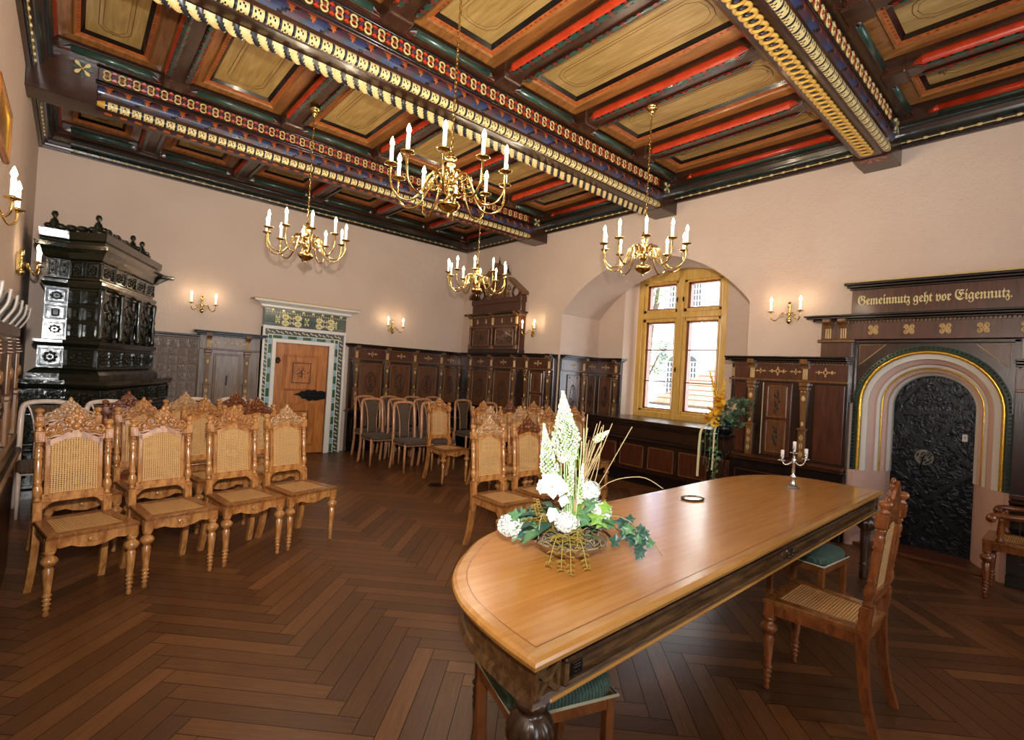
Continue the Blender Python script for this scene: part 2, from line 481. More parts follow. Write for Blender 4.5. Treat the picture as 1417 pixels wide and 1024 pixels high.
# rear wall with two windows (behind the photographer)
mb = MB()
RW = [(-.3, 1.1), (3.5, 5.2)]; RZ = (1.0, 3.3)
xs = [XL-.3]+[c for p in RW for c in p]+[XF+.35]
for i in range(0, len(xs)-1):
    if i % 2 == 0: mb.box(xs[i], YR-.4, 0, xs[i+1], YR, ZC, 'plaster')
    else:
        mb.box(xs[i], YR-.4, 0, xs[i+1], YR, RZ[0], 'plaster'); mb.box(xs[i], YR-.4, RZ[1], xs[i+1], YR, ZC, 'plaster')
obj('wall_rear', mb, kind='structure')
for q, (a, b) in enumerate(RW):
    mb = MB()
    for (p0, p1, r0, r1) in ((a, a+.09, *RZ), (b-.09, b, *RZ), (a, b, RZ[0], RZ[0]+.09), (a, b, RZ[1]-.09, RZ[1]), ((a+b)/2-.06, (a+b)/2+.06, *RZ), (a, b, 2.45, 2.55)):
        mb.box(p0, YR-.25, r0, p1, YR-.18, r1, 'window_wood', .008)
    w_ = obj('window_%d' % (q+2), mb, kind='structure')
    mb = MB(); mb.box(a+.05, YR-.22, RZ[0]+.05, b-.05, YR-.214, RZ[1]-.05, 'glass'); obj('pane', mb, w_)
mb = MB(); mb.box(XL-.4, YR-.5, ZC, 7.9, YB+.4, ZC+.2, 'ceil_dark'); ceiling = obj('ceiling', mb, kind='structure')
# ---------------------------------------------------------------- ceiling beams
BW = .16
BY = [(1.30, 1.62), (3.81, 4.15), (6.33, 6.65)]
ZB = 3.88
JX = [.665, 1.80, 2.95, 4.08, 5.17]
JW = .095; ZJ = 4.27
def chain_band(mb, x0, x1, y, z, s=1, sgn=-1):
    """rings with red stars and blue diamonds lying on the beam's side"""
    p = .115; n = int((x1-x0)/p)
    for i in range(n+1):
        x = x0+i*p
        for dz in (.021, -.021):
            mb.tube([(x+.026*math.cos(a), y+sgn*.006, z+dz+.023*math.sin(a)) for a in [2*PI*k/10 for k in range(10)]], .0085, 'beige_paint', 5, closed=True)
        for dx in (0, p/2):
            mb.box(x+dx-.012, y, z-.013, x+dx+.012, y+sgn*.012, z+.013, 'red_paint')
        for dz in (-.034, .034):
            mb.add([(x+p/2-.026, y+sgn*.004, z+dz), (x+p/2, y+sgn*.01, z+dz+.02), (x+p/2+.026, y+sgn*.004, z+dz), (x+p/2, y+sgn*.01, z+dz-.02)], [(0, 1, 2, 3)], 'red_paint')
        mb.add([(x+p/2-.02, y+sgn*.014, z), (x+p/2, y+sgn*.014, z+.016), (x+p/2+.02, y+sgn*.014, z), (x+p/2, y+sgn*.014, z-.016)], [(0, 1, 2, 3)], 'blue_paint')
def half_round(a0, z0, a1, z1, bulge, n=6):
    """arc profile from (a0,z0) to (a1,z1) bulging to the left-hand normal"""
    mx, mz = (a0+a1)/2, (z0+z1)/2; dx, dz = a1-a0, z1-z0; L = math.hypot(dx, dz); nx, nz = dz/L, -dx/L
    out = []
    for i in range(n+1):
        t = i/n; w = math.sin(PI*t)*bulge
        out.append((a0+dx*t+nx*w, z0+dz*t+nz*w))
    return out
def big_beam(idx, y0, y1, label, soffit):
    yc = (y0+y1)/2; h = (y1-y0)/2
    root = thing('ceiling_beam', label, 'ceiling beam', (XL, yc, 0), 0, 'painted main ceiling beams')
    L = XR-XL; a, b = .50, L-.40
    mb = MB(); c = .05
    mb.box(0, -h, ZB, a, h, 4.66, 'ceil_dark', .006); mb.box(b, -h, ZB, L, h, 4.66, 'ceil_dark', .006)
    mb.prism([(-h, 4.66), (-h, ZB+.075), (-h+.065, ZB+.004), (h-.065, ZB+.004), (h, ZB+.075), (h, 4.66)], a, b, 'ceil_dark', 'x')
    # upper ledges
    for s in (-1, 1): mb.box(0, s*h, 4.27, L, s*(h+.09), 4.30, 'ceil_dark', .006)
    for s in (-1, 1): mb.box(0, s*h, 4.30, L, s*(h+.05), 4.42, 'ceil_dark', .006)
    obj('timber', mb, root)
    for s in ((-1, 1)):
        # chain band
        mb = MB(); chain_band(mb, a+.06, b-.06, s*h, 4.195, 1, s); obj('chain_carving', mb, root)
        # mouldings
        mb = MB()
        for z, r_ in ((4.125, .012), (4.10, .007), (4.262, .008)):
            mb.tube([(a-.02, s*h, z), (b+.02, s*h, z)], r_, 'ceil_black', 8)
        mb.tube([(a+.02, s*(h+.002), 4.095), (b-.02, s*(h+.002), 4.095)], .004, 'deepred', 6)
        obj('moulding', mb, root)
        # ribbon roll blue/orange
        pr = half_round(s*h, 4.085, s*(h-.004), 3.985, -.026*s if False else .026*(-1 if s > 0 else 1)*-1 if False else 0.0)
        pr = [(s*(h+.022*math.sin(PI*t/6)), 4.085-.10*t/6) for t in range(7)]
        N = int((b-a)/.0125)
        def fn(i, j):
            ph = (i % 12)
            if j <= 3 and abs(ph-6) <= (3.4-j)*.75: return 'orange_paint'
            q = (i+j*2) % 24
            return 'blue_paint' if q < 9 else ('black_paint' if q < 12 else ('purple_paint' if q < 21 else 'blue_grey'))
        mb = MB(); mb.grid(b-a, pr, fn, N, 'x', True, (a, 0, 0)); obj('ribbon_carving', mb, root, normals=False)
        # yellow chequered roll on the lower arris
        if s > 0: continue_far = True
        else: continue_far = False
        k = 8; cy, cz, rr = h-.033, ZB+.045, .040
        pr = [(s*(cy+rr*math.cos(t)), cz+rr*math.sin(t)) for t in [R(70)-R(200)*q/k for q in range(k+1)]]
        N = int((b-a-.12)/.0105)
        def fn2(i, j):
            ph = i % 9
            if ph == 0: return 'black_paint'
            if ph == 1: return 'blue_grey'
            if j in (0, 7): return 'orange_dot'
            if (ph, j) in ((3, 3), (6, 3), (3, 6), (6, 6), (4, 5), (5, 2)): return 'black_paint'
            return 'cream_paint'
        mb = MB(); mb.grid(b-a-.12, pr, fn2, N, 'x', True, (a+.06, 0, 0))
        for xx, d in ((a+.06, -1), (b-.06, 1)):
            tip = (xx+d*.13, s*(cy+.015), cz-.01)
            mb.add([(xx, p[0], p[1]) for p in pr]+[tip], [(i, i+1, len(pr)) for i in range(len(pr)-1)], 'gold_paint', True)
        if not continue_far: obj('chequer_roll', mb, root, normals=False)
        # rosettes
        mb = MB()
        for xx in (a-.12, b+.12):
            for q in range(8):
                an = 2*PI*q/8
                mb.prism([(xx+.075*math.cos(an+dd)*k_, 4.185+.075*math.sin(an+dd)*k_) for k_, dd in ((.12, 0), (.75, -.30), (1.0, -.12), (1.0, .12), (.75, .30))], s*h, s*(h+.012), 'cream_paint' if q % 2 else 'green_paint', 'y')
            mb.ball((xx, s*h, 4.19), (.012, .012, .012), 'gold_paint', 8, 4)
        obj('rosette', mb, root)
        # green edge rolls between the joists
        bx = [XL+.1]+JX+[XR-.1]
        for q in range(len(bx)-1):
            xa, xb = bx[q]-XL+.19, bx[q+1]-XL-.19
            mb = MB(); yy = s*(h+.085); r_ = .034
            mb.tube([(xa, yy, 4.305), (xb, yy, 4.305)], r_, 'green_paint', 10)
            for xx, d in ((xa, -1), (xb, 1)):
                mb.add([(xx, yy+r_*math.cos(t), 4.305+r_*math.sin(t)) for t in [2*PI*w/10 for w in range(10)]]+[(xx+d*.075, yy-s*.01, 4.29)],
                       [(w, (w+1) % 10, 10) for w in range(10)], ['silver_leaf' if w % 2 else 'black_paint' for w in range(10)])
                for t in (-.5, .5):
                    mb.tube([(xx-d*.01, yy+t*.06+s*.0, 4.275), (xx+d*.03, yy+t*.085, 4.268), (xx+d*.085, yy+t*.01, 4.268)], .0035, 'deepred', 5)
            obj('edge_roll', mb, root)
    # soffit carving
    mb = MB()
    if soffit == 'rope':
        N = int((b-a-.1)/.0115); pr = [(.012+.105*q/8, ZB-.002-.042*math.sin(PI*q/8)) for q in range(9)]
        vs = []; fs = []; ks = []
        for i in range(N+1):
            x = a+.05+(b-a-.1)*i/N
            for j, (yy, zz) in enumerate(pr):
                q_ = (i-j*.9) % 9.5; bl = abs(math.sin(PI*(q_/5.6 if q_ < 5.6 else (q_-5.6)/3.9)))
                vs.append((x, yy, zz-.022*bl**.7*math.sin(PI*j/8)))
        for i in range(N):
            for j in range(8):
                fs.append((i*9+j, (i+1)*9+j, (i+1)*9+j+1, i*9+j+1))
                ks.append('rope_gold' if ((i-j*.9) % 9.5) < 5.4 else 'rope_dark')
        mb.add(vs, fs, ks, True)
        nm = 'rope_carving'
    elif soffit == 'rings':
        p = .078; N = int((b-a-.2)/p)
        for i in range(N+1):
            x = a+.1+i*p
            mb.tube([(x+.04*math.cos(t), .048*math.sin(t), ZB-.012) for t in [2*PI*q/14 for q in range(14)]], .014, 'gold_paint', 6, closed=True)
            mb.ball((x, 0, ZB-.004), (.02, .024, .012), 'blue_paint', 8, 4)
        nm = 'ring_carving'
    else:
        N = int((b-a)/.03); mb.grid(b-a, [(-.06, ZB), (-.03, ZB-.012), (.03, ZB-.012), (.06, ZB)], lambda i, j: ('orange_paint' if (i//2) % 2 else 'purple_paint') if j == 0 else 'ceil_dark', N, 'x', False, (a, 0, 0))
        nm = 'soffit_band'
    obj(nm, mb, root, normals=False)
    if soffit == 'rings':
        mb = MB()
        for xx, d in ((a, -1), (b, 1)):
            for q in range(9):
                t0, t1 = PI*q/9-PI/2, PI*(q+1)/9-PI/2
                mb.add([(xx, 0, ZB-.006), (xx+d*.13*math.cos(t0), .13*math.sin(t0), ZB-.006), (xx+d*.13*math.cos(t1), .13*math.sin(t1), ZB-.006)], [(0, 1, 2)], 'orange_paint' if q % 2 else 'purple_paint')
        obj('fan_painting', mb, root, normals=False)
big_beam(0, *BY[0], 'heavy painted ceiling beam with gold rings on its underside, nearest the camera', 'rings')
big_beam(1, *BY[1], 'heavy painted ceiling beam with beige and black rope carving underneath, above the largest-looking chandelier', 'rope')
big_beam(2, *BY[2], 'heavy painted ceiling beam with chain pattern, nearest the stove wall', 'band')
# joists
BAYS = [(-.95, 1.30), (1.62, 3.81), (4.15, 6.33), (6.65, YB)]
bayname = ['in the nearest bay', 'in the window bay', 'in the middle bay', 'in the stove wall bay']
def joist_roll(mb, x, y0, y1, s):
    """red upper and green lower half of a roll on the joist's lower corner; s = side"""
    n = 5; cx = x+s*(JW-.022); cz = ZJ+.030; r_ = .052
    red = [(cx+s*r_*math.cos(t), cz+r_*math.sin(t)) for t in [R(65)-R(118)*q/n for q in range(n+1)]]
    grn = [(cx+s*r_*math.cos(t), cz+r_*math.sin(t)) for t in [R(-53)-R(60)*q/n for q in range(n+1)]]
    mb.grid(y1-y0, red, lambda i, j: 'red_paint', 1, 'y', True, (0, y0, 0))
    N = int((y1-y0)/.028)
    mb.grid(y1-y0, grn, lambda i, j: 'deepred' if i % 5 == 0 else ('black_paint' if i % 5 in (1, 4) and j in (0, 4) else 'green_paint'), N, 'y', True, (0, y0, 0))
    for yy, d in ((y0, -1), (y1, 1)):
        tip = (cx, yy+d*.10, cz+.0)
        mb.add([(p[0], yy, p[1]) for p in red]+[tip], [(i, i+1, n+1) for i in range(n)], 'red_paint')
        mb.add([(p[0], yy, p[1]) for p in grn]+[tip], [(i, i+1, n+1) for i in range(n)], ['silver_leaf' if i % 2 else 'black_paint' for i in range(n)])
        for t in (.0, 1.0):
            mb.tube([(cx+s*.03*t, yy-d*.01, cz+.045-.06*t), (cx+s*(.012+.03*t), yy+d*.05, cz+.03-.05*t), tip], .003, 'orange_dot', 5)
def joist(y0, y1, label):
    root = thing('ceiling_joist', label, 'ceiling joist', (0, 0, 0), 0, 'painted ceiling joists')
    mb = MB(); L = y1-y0
    prof = [(-JW, 4.60), (-JW, ZJ+.03), (-JW+.03, ZJ), (JW-.03, ZJ), (JW, ZJ+.03), (JW, 4.60)]
    mb.prism(prof, .2, L-.2, 'ceil_dark_y', 'x') if False else None
    vs = [(x, .22, z) for x, z in prof]+[(x, L-.22, z) for x, z in prof]; n = 6
    mb.add(vs, [tuple(range(n)), tuple(range(2*n-1, n-1, -1))]+[(i, (i+1) % n, n+(i+1) % n, n+i) for i in range(n)], 'ceil_dark_y')
    for a, b in ((.055, .23), (L-.23, L-.055)): mb.box(-JW-.012, a, ZJ-.02, JW+.012, b, 4.60, 'ceil_dark_y', .012)
    obj('timber', mb, root)
    for s in (-1, 1):
        mb = MB(); joist_roll(mb, 0, .34, L-.34, s); obj('painted_roll', mb, root, normals=False)
    return root
jcount = 0
for bi, (y0, y1) in enumerate(BAYS):
    proto = None
    for ji, x in enumerate(JX):
        if bi == 0 and ji < 2: continue
        pos = ['first from the left wall', 'second from the left wall', 'third from the left wall', 'fourth from the left wall', 'fifth from the left wall'][ji]
        lab = 'red and green edged joist %s, %s' % (bayname[bi], pos)
        if proto is None:
            proto = joist(y0, y1, lab); proto.location = (x, y0, 0); proto['label'] = lab
        else: dup(proto, (x, y0, 0), 0, lab, 'painted ceiling joists')
# coffer panels
def coffer(w, L, label):
    root = thing('ceiling_panel', label, 'ceiling panel', (0, 0, 0), 0, 'coffer panels')
    def ring(mb, o0, z0, o1, z1, key):
        a = [(o0, o0), (w-o0, o0), (w-o0, L-o0), (o0, L-o0)]; b = [(o1, o1), (w-o1, o1), (w-o1, L-o1), (o1, L-o1)]
        mb.add([(x, y, z0) for x, y in a]+[(x, y, z1) for x, y in b], [(i, (i+1) % 4, 4+(i+1) % 4, 4+i) for i in range(4)], key)
    mb = MB()
    ring(mb, 0, 4.40, .03, 4.385, 'ceil_brown'); ring(mb, .03, 4.385, .12, 4.40, 'ceil_brown'); ring(mb, .12, 4.40, .135, 4.385, 'ceil_brown'); ring(mb, .135, 4.385, .15, 4.40, 'ceil_brown')
    obj('frame', mb, root, normals=False)
    mb = MB(); ring(mb, .15, 4.40, .180, 4.412, 'orange_paint')
    n = int((L-.4)/.055)
    for i in range(n):
        y = .2+i*.055
        for x, d in ((.166, 1), (w-.166, -1)):
            mb.add([(x-.012, y, 4.402), (x, y+.018, 4.402), (x+.012, y, 4.402), (x, y-.010, 4.402)], [(0, 1, 2, 3)], 'orange_dot')
    for i in range(int((w-.4)/.055)):
        x = .2+i*.055
        for y in (.168, L-.168): mb.add([(x-.012, y, 4.402), (x, y+.012, 4.402), (x+.012, y, 4.402), (x, y-.012, 4.402)], [(0, 1, 2, 3)], 'orange_dot')
    obj('orange_border', mb, root, normals=False)
    mb = MB(); ring(mb, .180, 4.412, .212, 4.44, 'ceil_black'); obj('black_border', mb, root, normals=False)
    mb = MB(); mb.box(.205, .205, 4.44, w-.205, L-.205, 4.46, 'ceil_olive')
    for (o_, k_) in ((.30, .003), (.33, .002)):
        p = [(o_, o_+.1), (o_+.05, o_+.02), (o_+.13, o_+.0), (w-o_-.13, o_), (w-o_-.05, o_+.02), (w-o_, o_+.1), (w-o_, L-o_-.1), (w-o_-.05, L-o_-.02), (w-o_-.13, L-o_), (o_+.13, L-o_), (o_+.05, L-o_-.02), (o_, L-o_-.1)]
        mb.tube([(x, y, 4.439) for x, y in p], k_, 'orange_dot', 4, closed=True)
    obj('panel_board', mb, root)
    return root
edges = [XL]+JX+[XR]
for bi, (y0, y1) in enumerate(BAYS):
    protos = {}
    for ci in range(6):
        if bi == 0 and ci < 3: continue
        xa = edges[ci]+(JW if ci else .17); xb = edges[ci+1]-(JW if ci < 5 else .17)
        w = round(xb-xa, 3)
        ya, yb = y0+(.05 if bi else 0), y1-(.05 if bi < 3 else .17)
        pos = ['against the left wall', 'second from the left wall', 'third from the left wall', 'fourth from the left wall', 'fifth from the left wall', 'against the window wall'][ci]
        lab = 'olive wood ceiling panel %s, %s' % (bayname[bi], pos)
        r_ = coffer(w, yb-ya, lab); r_.location = (xa, ya, 0); r_['label'] = lab
# wall cornices (structure)
def cornice(name, L, loc, rz):
    root = bpy.data.objects.new(name, None); COL.objects.link(root); root.location = loc; root.rotation_euler = (0, 0, rz); root['kind'] = 'structure'
    mb = MB()
    prof = [(0, 4.045), (-.035, 4.045), (-.04, 4.075), (-.055, 4.08), (-.06, 4.10), (-.085, 4.105), (-.09, 4.14), (-.12, 4.155), (-.14, 4.19), (-.14, 4.215), (-.165, 4.235), (-.165, 4.60), (0, 4.60)]
    mb.prism(prof, 0, L, 'ceil_dark', 'x'); b_ = obj('cornice_board', mb, root, kind='structure')
    mb = MB()
    mb.tube([(.3, -.058, 4.09), (L-.3, -.058, 4.09)], .0045, 'cream_paint', 6)
    for i in range(int((L-.6)/.13)): mb.ball((.35+i*.13, -.062, 4.09), (.026, .012, .015), 'cream_paint', 6, 4)
    obj('bead_line', mb, root, kind='structure')
    mb = MB()
    N = int((L-.6)/.03)
    mb.grid(L-.6, [(-.088, 4.10), (-.105, 4.112), (-.118, 4.135), (-.125, 4.155)], lambda i, j: 'black_paint' if i % 4 == 0 else 'green_dark', N, 'x', True, (.3, 0, 0))
    mb.tube([(.3, -.155, 4.205), (L-.3, -.155, 4.205)], .018, 'green_dark', 8)
    mb.tube([(.3, -.045, 4.06), (L-.3, -.045, 4.06)], .008, 'black_paint', 6)
    obj('green_roll', mb, root, normals=False, kind='structure')
    return root
c_ = cornice('trim_back', XR-XL, (XL, YB, 0), 0)
mb = MB()
bx = [XL+.1]+JX+[XR-.1]
for q in range(len(bx)-1):
    xa, xb = bx[q]-XL+.19, bx[q+1]-XL-.19
    mb.tube([(xa, -.175, 4.305), (xb, -.175, 4.305)], .034, 'green_paint', 10)
    for xx, d in ((xa, -1), (xb, 1)): mb.tube([(xx, -.175, 4.305), (xx+d*.07, -.165, 4.29)], lambda t: .034*(1-t)+.002, 'silver_leaf', 8)
obj('edge_roll', mb, c_, kind='structure')
for nm, lc, rz in (('trim_right', (XR, YB, 0), -PI/2), ('trim_left', (XL, YR, 0), PI/2)):
    c_ = cornice(nm, YB-YR, lc, rz)
    mb = MB()
    for (y0, y1) in BAYS:
        a, b = (YB-y1, YB-y0) if rz < 0 else (y0-YR, y1-YR)
        a += .3; b -= .3
        mb.tube([(a, -.172, 4.30), (b, -.172, 4.30)], .036, 'red_paint', 10)
        mb.tube([(a, -.165, 4.255), (b, -.165, 4.255)], .02, 'green_paint', 8)
        for xx, d in ((a, -1), (b, 1)): mb.tube([(xx, -.172, 4.30), (xx+d*.09, -.165, 4.285)], lambda t: .036*(1-t)+.002, 'red_paint', 8)
    obj('painted_roll', mb, c_, kind='structure')
# ---------------------------------------------------------------- wainscot panelling
def gold_cross(mb, x, y, z, s=1.0, key='inlay_gold'):
    def d(cx, cz, a, b): mb.prism([(cx-a, cz), (cx, cz+b), (cx+a, cz), (cx, cz-b)], y, y-.004, key, 'y')
    mb.tube([(x+.016*s*math.cos(t), y-.002, z+.02*s*math.sin(t)) for t in [2*PI*q/8 for q in range(8)]], .005*s, key, 4, closed=True)
    for sx in (-1, 1):
        d(x+sx*.032*s, z, .014*s, .008*s); d(x+sx*.055*s, z, .014*s, .014*s); d(x+sx*.078*s, z, .014*s, .006*s)
        d(x, z+sx*.034*s, .009*s, .013*s)
        for sz in (-1, 1): d(x+sx*.058*s, z+sz*.013*s, .010*s, .006*s)
def mono(mb, x, y, z, s=1.0):
    for sx in (-1, 1):
        for sz in (-1, 1): mb.tube([(x+sx*.021*s+.015*s*math.cos(a), y-.002, z+sz*.024*s+.018*s*math.sin(a)) for a in [2*PI*q/8 for q in range(8)]], .004*s, 'inlay_gold', 4, closed=True)
    mb.tube([(x+.02*s*math.cos(a), y-.002, z+.02*s*math.sin(a)) for a in [2*PI*q/8 for q in range(8)]], .004*s, 'inlay_gold', 4, closed=True)
    for sx in (-1, 1):
        mb.tube(spiral(x+sx*.02*s, z+.018*s, .018*s, .006*s, R(200), sx*1.2, 10, y-.002, 1), .0045*s, 'inlay_gold', 4)
        mb.tube(spiral(x+sx*.02*s, z-.018*s, .018*s, .006*s, R(20), sx*1.2, 10, y-.002, 1), .0045*s, 'inlay_gold', 4)
    mb.tube([(x-.03*s, y-.002, z-.04*s), (x, y-.002, z), (x+.03*s, y-.002, z+.04*s)], .005*s, 'inlay_gold', 4)
    mb.tube([(x+.03*s, y-.002, z-.04*s), (x, y-.002, z), (x-.03*s, y-.002, z+.04*s)], .005*s, 'inlay_gold', 4)
def panelling(root, L, D, pils, panels, orn, zl=.76, zt=1.93, low=(), wood_='dark_wood', seat=.10, pw=.036, dentil=True, frieze='red_wood', ends=(0, 0)):
    e0, e1 = ends
    mb = MB(); mb.box(0, -D, zl, L, 0, 1.86, wood_, .004); obj('back_board', mb, root)
    mb = MB(); mb.box(0, -D-seat+.05, .0, L, 0, .10, 'black_wood', .006); mb.box(0, -D-seat+.08, .10, L, 0, zl-.06, 'black_wood', .004)
    n = max(1, int(L/.7))
    for i in range(n):
        a, b = L*i/n+.07, L*(i+1)/n-.07
        for q in ((a, b, .2, .21), (a, b, .58, .59), (a, a+.01, .2, .59), (b-.01, b, .2, .59)): mb.box(q[0], -D-seat+.068, q[2], q[1], -D-seat+.08, q[3], 'red_wood')
    obj('base', mb, root)
    mb = MB(); mb.box(-e0*.03, -D-seat, zl-.055, L+e1*.03, 0, zl-.02, 'dark_wood_x', .012); mb.box(0, -D-seat+.03, zl-.02, L, 0, zl+.015, 'red_wood', .008); obj('ledge', mb, root)
    mb = MB(); mb.box(0, -D-.012, 1.665, L, -D+.01, 1.86, frieze, .004)
    mb.box(0, -D-.028, 1.65, L, -D, 1.675, 'pilaster_wood', .006)
    for x in orn: gold_cross(mb, x if x > 0 else -x, -D-.012, 1.765, 1.1 if x > 0 else .7)
    obj('frieze', mb, root)
    mb = MB()
    if dentil:
        for i in range(int(L/.03)): mb.box(i*.03+.004, -D-.04, 1.845, i*.03+.02, -D, 1.862, 'pilaster_wood')
    mb.box(-e0*.03, -D-.055, 1.862, L+e1*.03, 0, 1.885, 'dark_wood_x', .006)
    mb.box(-e0*.07, -D-.095, 1.885, L+e1*.07, 0, 1.91, 'black_wood', .008)
    mb.box(-e0*.09, -D-.12, 1.91, L+e1*.09, 0, zt, 'black_wood', .006); obj('cornice', mb, root)
    for x in pils:
        mb = MB(); y = -D
        mb.box(x-pw, y-.045, zl+.015, x+pw, y, zl+.36, 'pilaster_wood', .004)
        for q in range(3):
            for sx in (-1, 1): mb.prism([(x+sx*.004, zl+.06+q*.09), (x+sx*.02, zl+.10+q*.09), (x+sx*.004, zl+.14+q*.09)], y-.047, y-.044, 'inlay_gold', 'y')
        mb.box(x-pw-.012, y-.055, zl+.36, x+pw+.012, y, zl+.385, 'pilaster_wood', .005)
        w0, w1 = pw*.62, pw*1.0
        mb.add([(x-w0, y, zl+.385), (x+w0, y, zl+.385), (x+w0, y-.03, zl+.385), (x-w0, y-.03, zl+.385), (x-w1, y, 1.56), (x+w1, y, 1.56), (x+w1, y-.045, 1.56), (x-w1, y-.045, 1.56)],
               [(0, 1, 2, 3), (4, 5, 6, 7), (0, 1, 5, 4), (1, 2, 6, 5), (2, 3, 7, 6), (3, 0, 4, 7)], 'pilaster_wood')
        mb.ball((x, y-.042, 1.47), (.022, .014, .035), 'inlay_gold', 8, 5); mb.ball((x, y-.036, zl+.43), (.016, .012, .028), 'inlay_gold', 8, 5)
        for sx in (-1, 1): mb.ball((x+sx*.017, y-.05, 1.545), .009, 'inlay_gold', 8, 4)
        mb.box(x-pw-.008, y-.06, 1.56, x+pw+.008, y, 1.60, 'pilaster_wood', .006); mb.box(x-pw-.016, y-.065, 1.60, x+pw+.016, y, 1.65, 'pilaster_wood', .01)
        for q in (-1, 0, 1): mb.box(x+q*.017-.006, y-.03, 1.68, x+q*.017+.006, y-.01, 1.80, 'inlay_gold', .003)
        mb.prism([(y, 1.80), (y-.045, 1.80), (y-.05, 1.825), (y-.10, 1.85), (y-.105, 1.90), (y, 1.90)], x-pw, x+pw, 'pilaster_wood', 'x')
        obj('pilaster', mb, root)
    for (x0, x1, z0, z1, kind) in panels:
        mb = MB(); y = -D
        if kind == 'plain':
            mb.box(x0, y-.006, z0, x1, y+.01, z1, 'red_wood', .004)
        elif kind == 'oval':
            mb.box(x0, y-.012, z0, x1, y+.01, z1, 'panel_wood', .008)
            fw = .018
            for q in ((x0, x1, z0, z0+fw), (x0, x1, z1-fw, z1), (x0, x0+fw, z0, z1), (x1-fw, x1, z0, z1)): mb.box(q[0], y-.022, q[2], q[1], y, q[3], 'pilaster_wood', .005)
            cx, cz = (x0+x1)/2, z0+(z1-z0)*.5
            hx, hz = (x1-x0)*.22, (z1-z0)*.24
            for k in range(22):
                t = 2*PI*k/22; mb.ball((cx+hx*math.cos(t), y-.012, cz+hz*math.sin(t)), (.013, .004, .02), 'inlay_dark', 6, 4)
            for k in range(30):
                q_ = rnd.uniform(0, 6.28); w_ = rnd.random()**.5*.95; mb.ball((cx+hx*w_*math.cos(q_), y-.0125, cz+hz*w_*math.sin(q_)*1.15), (rnd.uniform(.006, .012), .003, rnd.uniform(.008, .016)), 'inlay_dark', 5, 3)
            for k in range(9): mb.ball((cx+rnd.uniform(-.4, .4)*hx, y-.012, cz+(k-4)/4.6*hz*.8), (.016, .004, .018), 'inlay_dark', 6, 4)
            for sx in (-1, 1): mb.ball((cx+sx*(x1-x0)*.33, y-.012, z1-.055), (.018, .004, .014), 'inlay_dark', 6, 4)
        else:
            mb.box(x0, y-.02, z0, x1, y+.01, z1, 'red_wood', .004)
            h = (z1-z0-.09)/2
            for zz in (z0+.03, z0+.06+h):
                for q in ((x0+.04, x1-.04, zz, zz+.02), (x0+.04, x1-.04, zz+h-.02, zz+h), (x0+.04, x0+.06, zz, zz+h), (x1-.06, x1-.04, zz, zz+h)): mb.box(q[0], y-.036, q[2], q[1], y-.01, q[3], 'pilaster_wood', .006)
                mb.box(x0+.06, y-.028, zz+.02, x1-.06, y-.01, zz+h-.02, 'panel_wood', .003)
                for k in range(16):
                    mb.ball(((x0+x1)/2+rnd.uniform(-.035, .035), y-.030, zz+h/2+rnd.uniform(-.35, .35)*h), (.012, .005, .02), 'inlay_dark', 6, 4)
            mb.box(x0-.012, y-.022, z0, x0-.004, y, z1, 'piping')
        obj('panel' if kind != 'door' else 'cabinet_door', mb, root)
# wall A, right of the tiled door
t = thing('wall_panelling', 'dark carved wainscot with oval-inlaid panels between tiled door and room corner', 'wall panelling', (3.74, YB, 0), 0, 'wall panelling')
panelling(t, 2.46, .10, [.11, .71, 1.30, 1.91, 2.36], [(.18, .62, .90, 1.60, 'oval'), (.79, 1.21, .90, 1.60, 'oval'), (1.38, 1.82, .90, 1.60, 'oval'), (1.99, 2.30, .90, 1.60, 'oval')], [.41, 1.0, 1.6, 2.14], ends=(1, 0))
# wall A, left
t = thing('wall_panelling', 'carved wainscot coloured with grey window sheen, slotted cupboard panel left of the tiled door', 'wall panelling', (1.42, YB, 0), 0, 'wall panelling')
panelling(t, .82, .10, [.11, .64], [], [.20, .375, .55], wood_='grey_sheen_wood', frieze='grey_sheen_wood', ends=(1, 1))
mb = MB(); y = -.10
mb.box(.19, y-.02, .80, .56, y, 1.60, 'pilaster_wood', .006)
mb.box(.215, y-.028, .83, .535, y-.01, 1.575, 'grey_sheen_wood', .006); d_ = obj('cupboard_door', mb, t)
mb = MB(); mb.box(.362, y-.032, 1.12, .385, y-.02, 1.27, 'black_metal', .002); obj('slot_plate', mb, d_)
# embossed tile wall behind the stove
t = thing('tile_wall', 'silvery brown embossed tile panel on back wall beside the stove', 'tile panel', (.80, YB, 0))
mb = MB(); mb.box(0, -.03, 0, .62, 0, 1.80, 'glaze_silver'); obj('backing', mb, t)
mb = MB()
for i in range(5):
    for j in range(14):
        x, z = .01+i*.122, .06+j*.123
        mb.box(x, -.045, z, x+.116, -.02, z+.117, 'glaze_silver', .01)
        for k in range(5):
            an = 2*PI*k/5+.3; mb.ball((x+.058+.03*math.cos(an)*(k > 0), -.047, z+.058+.03*math.sin(an)*(k > 0)), (.02, .012, .02), 'glaze_silver', 7, 4)
obj('embossed_tiles', mb, t)
mb = MB(); mb.box(-.02, -.07, 1.80, .64, 0, 1.83, 'red_wood', .006); mb.box(-.02, -.10, 1.83, .64, 0, 1.86, 'black_wood', .006); obj('cornice', mb, t)
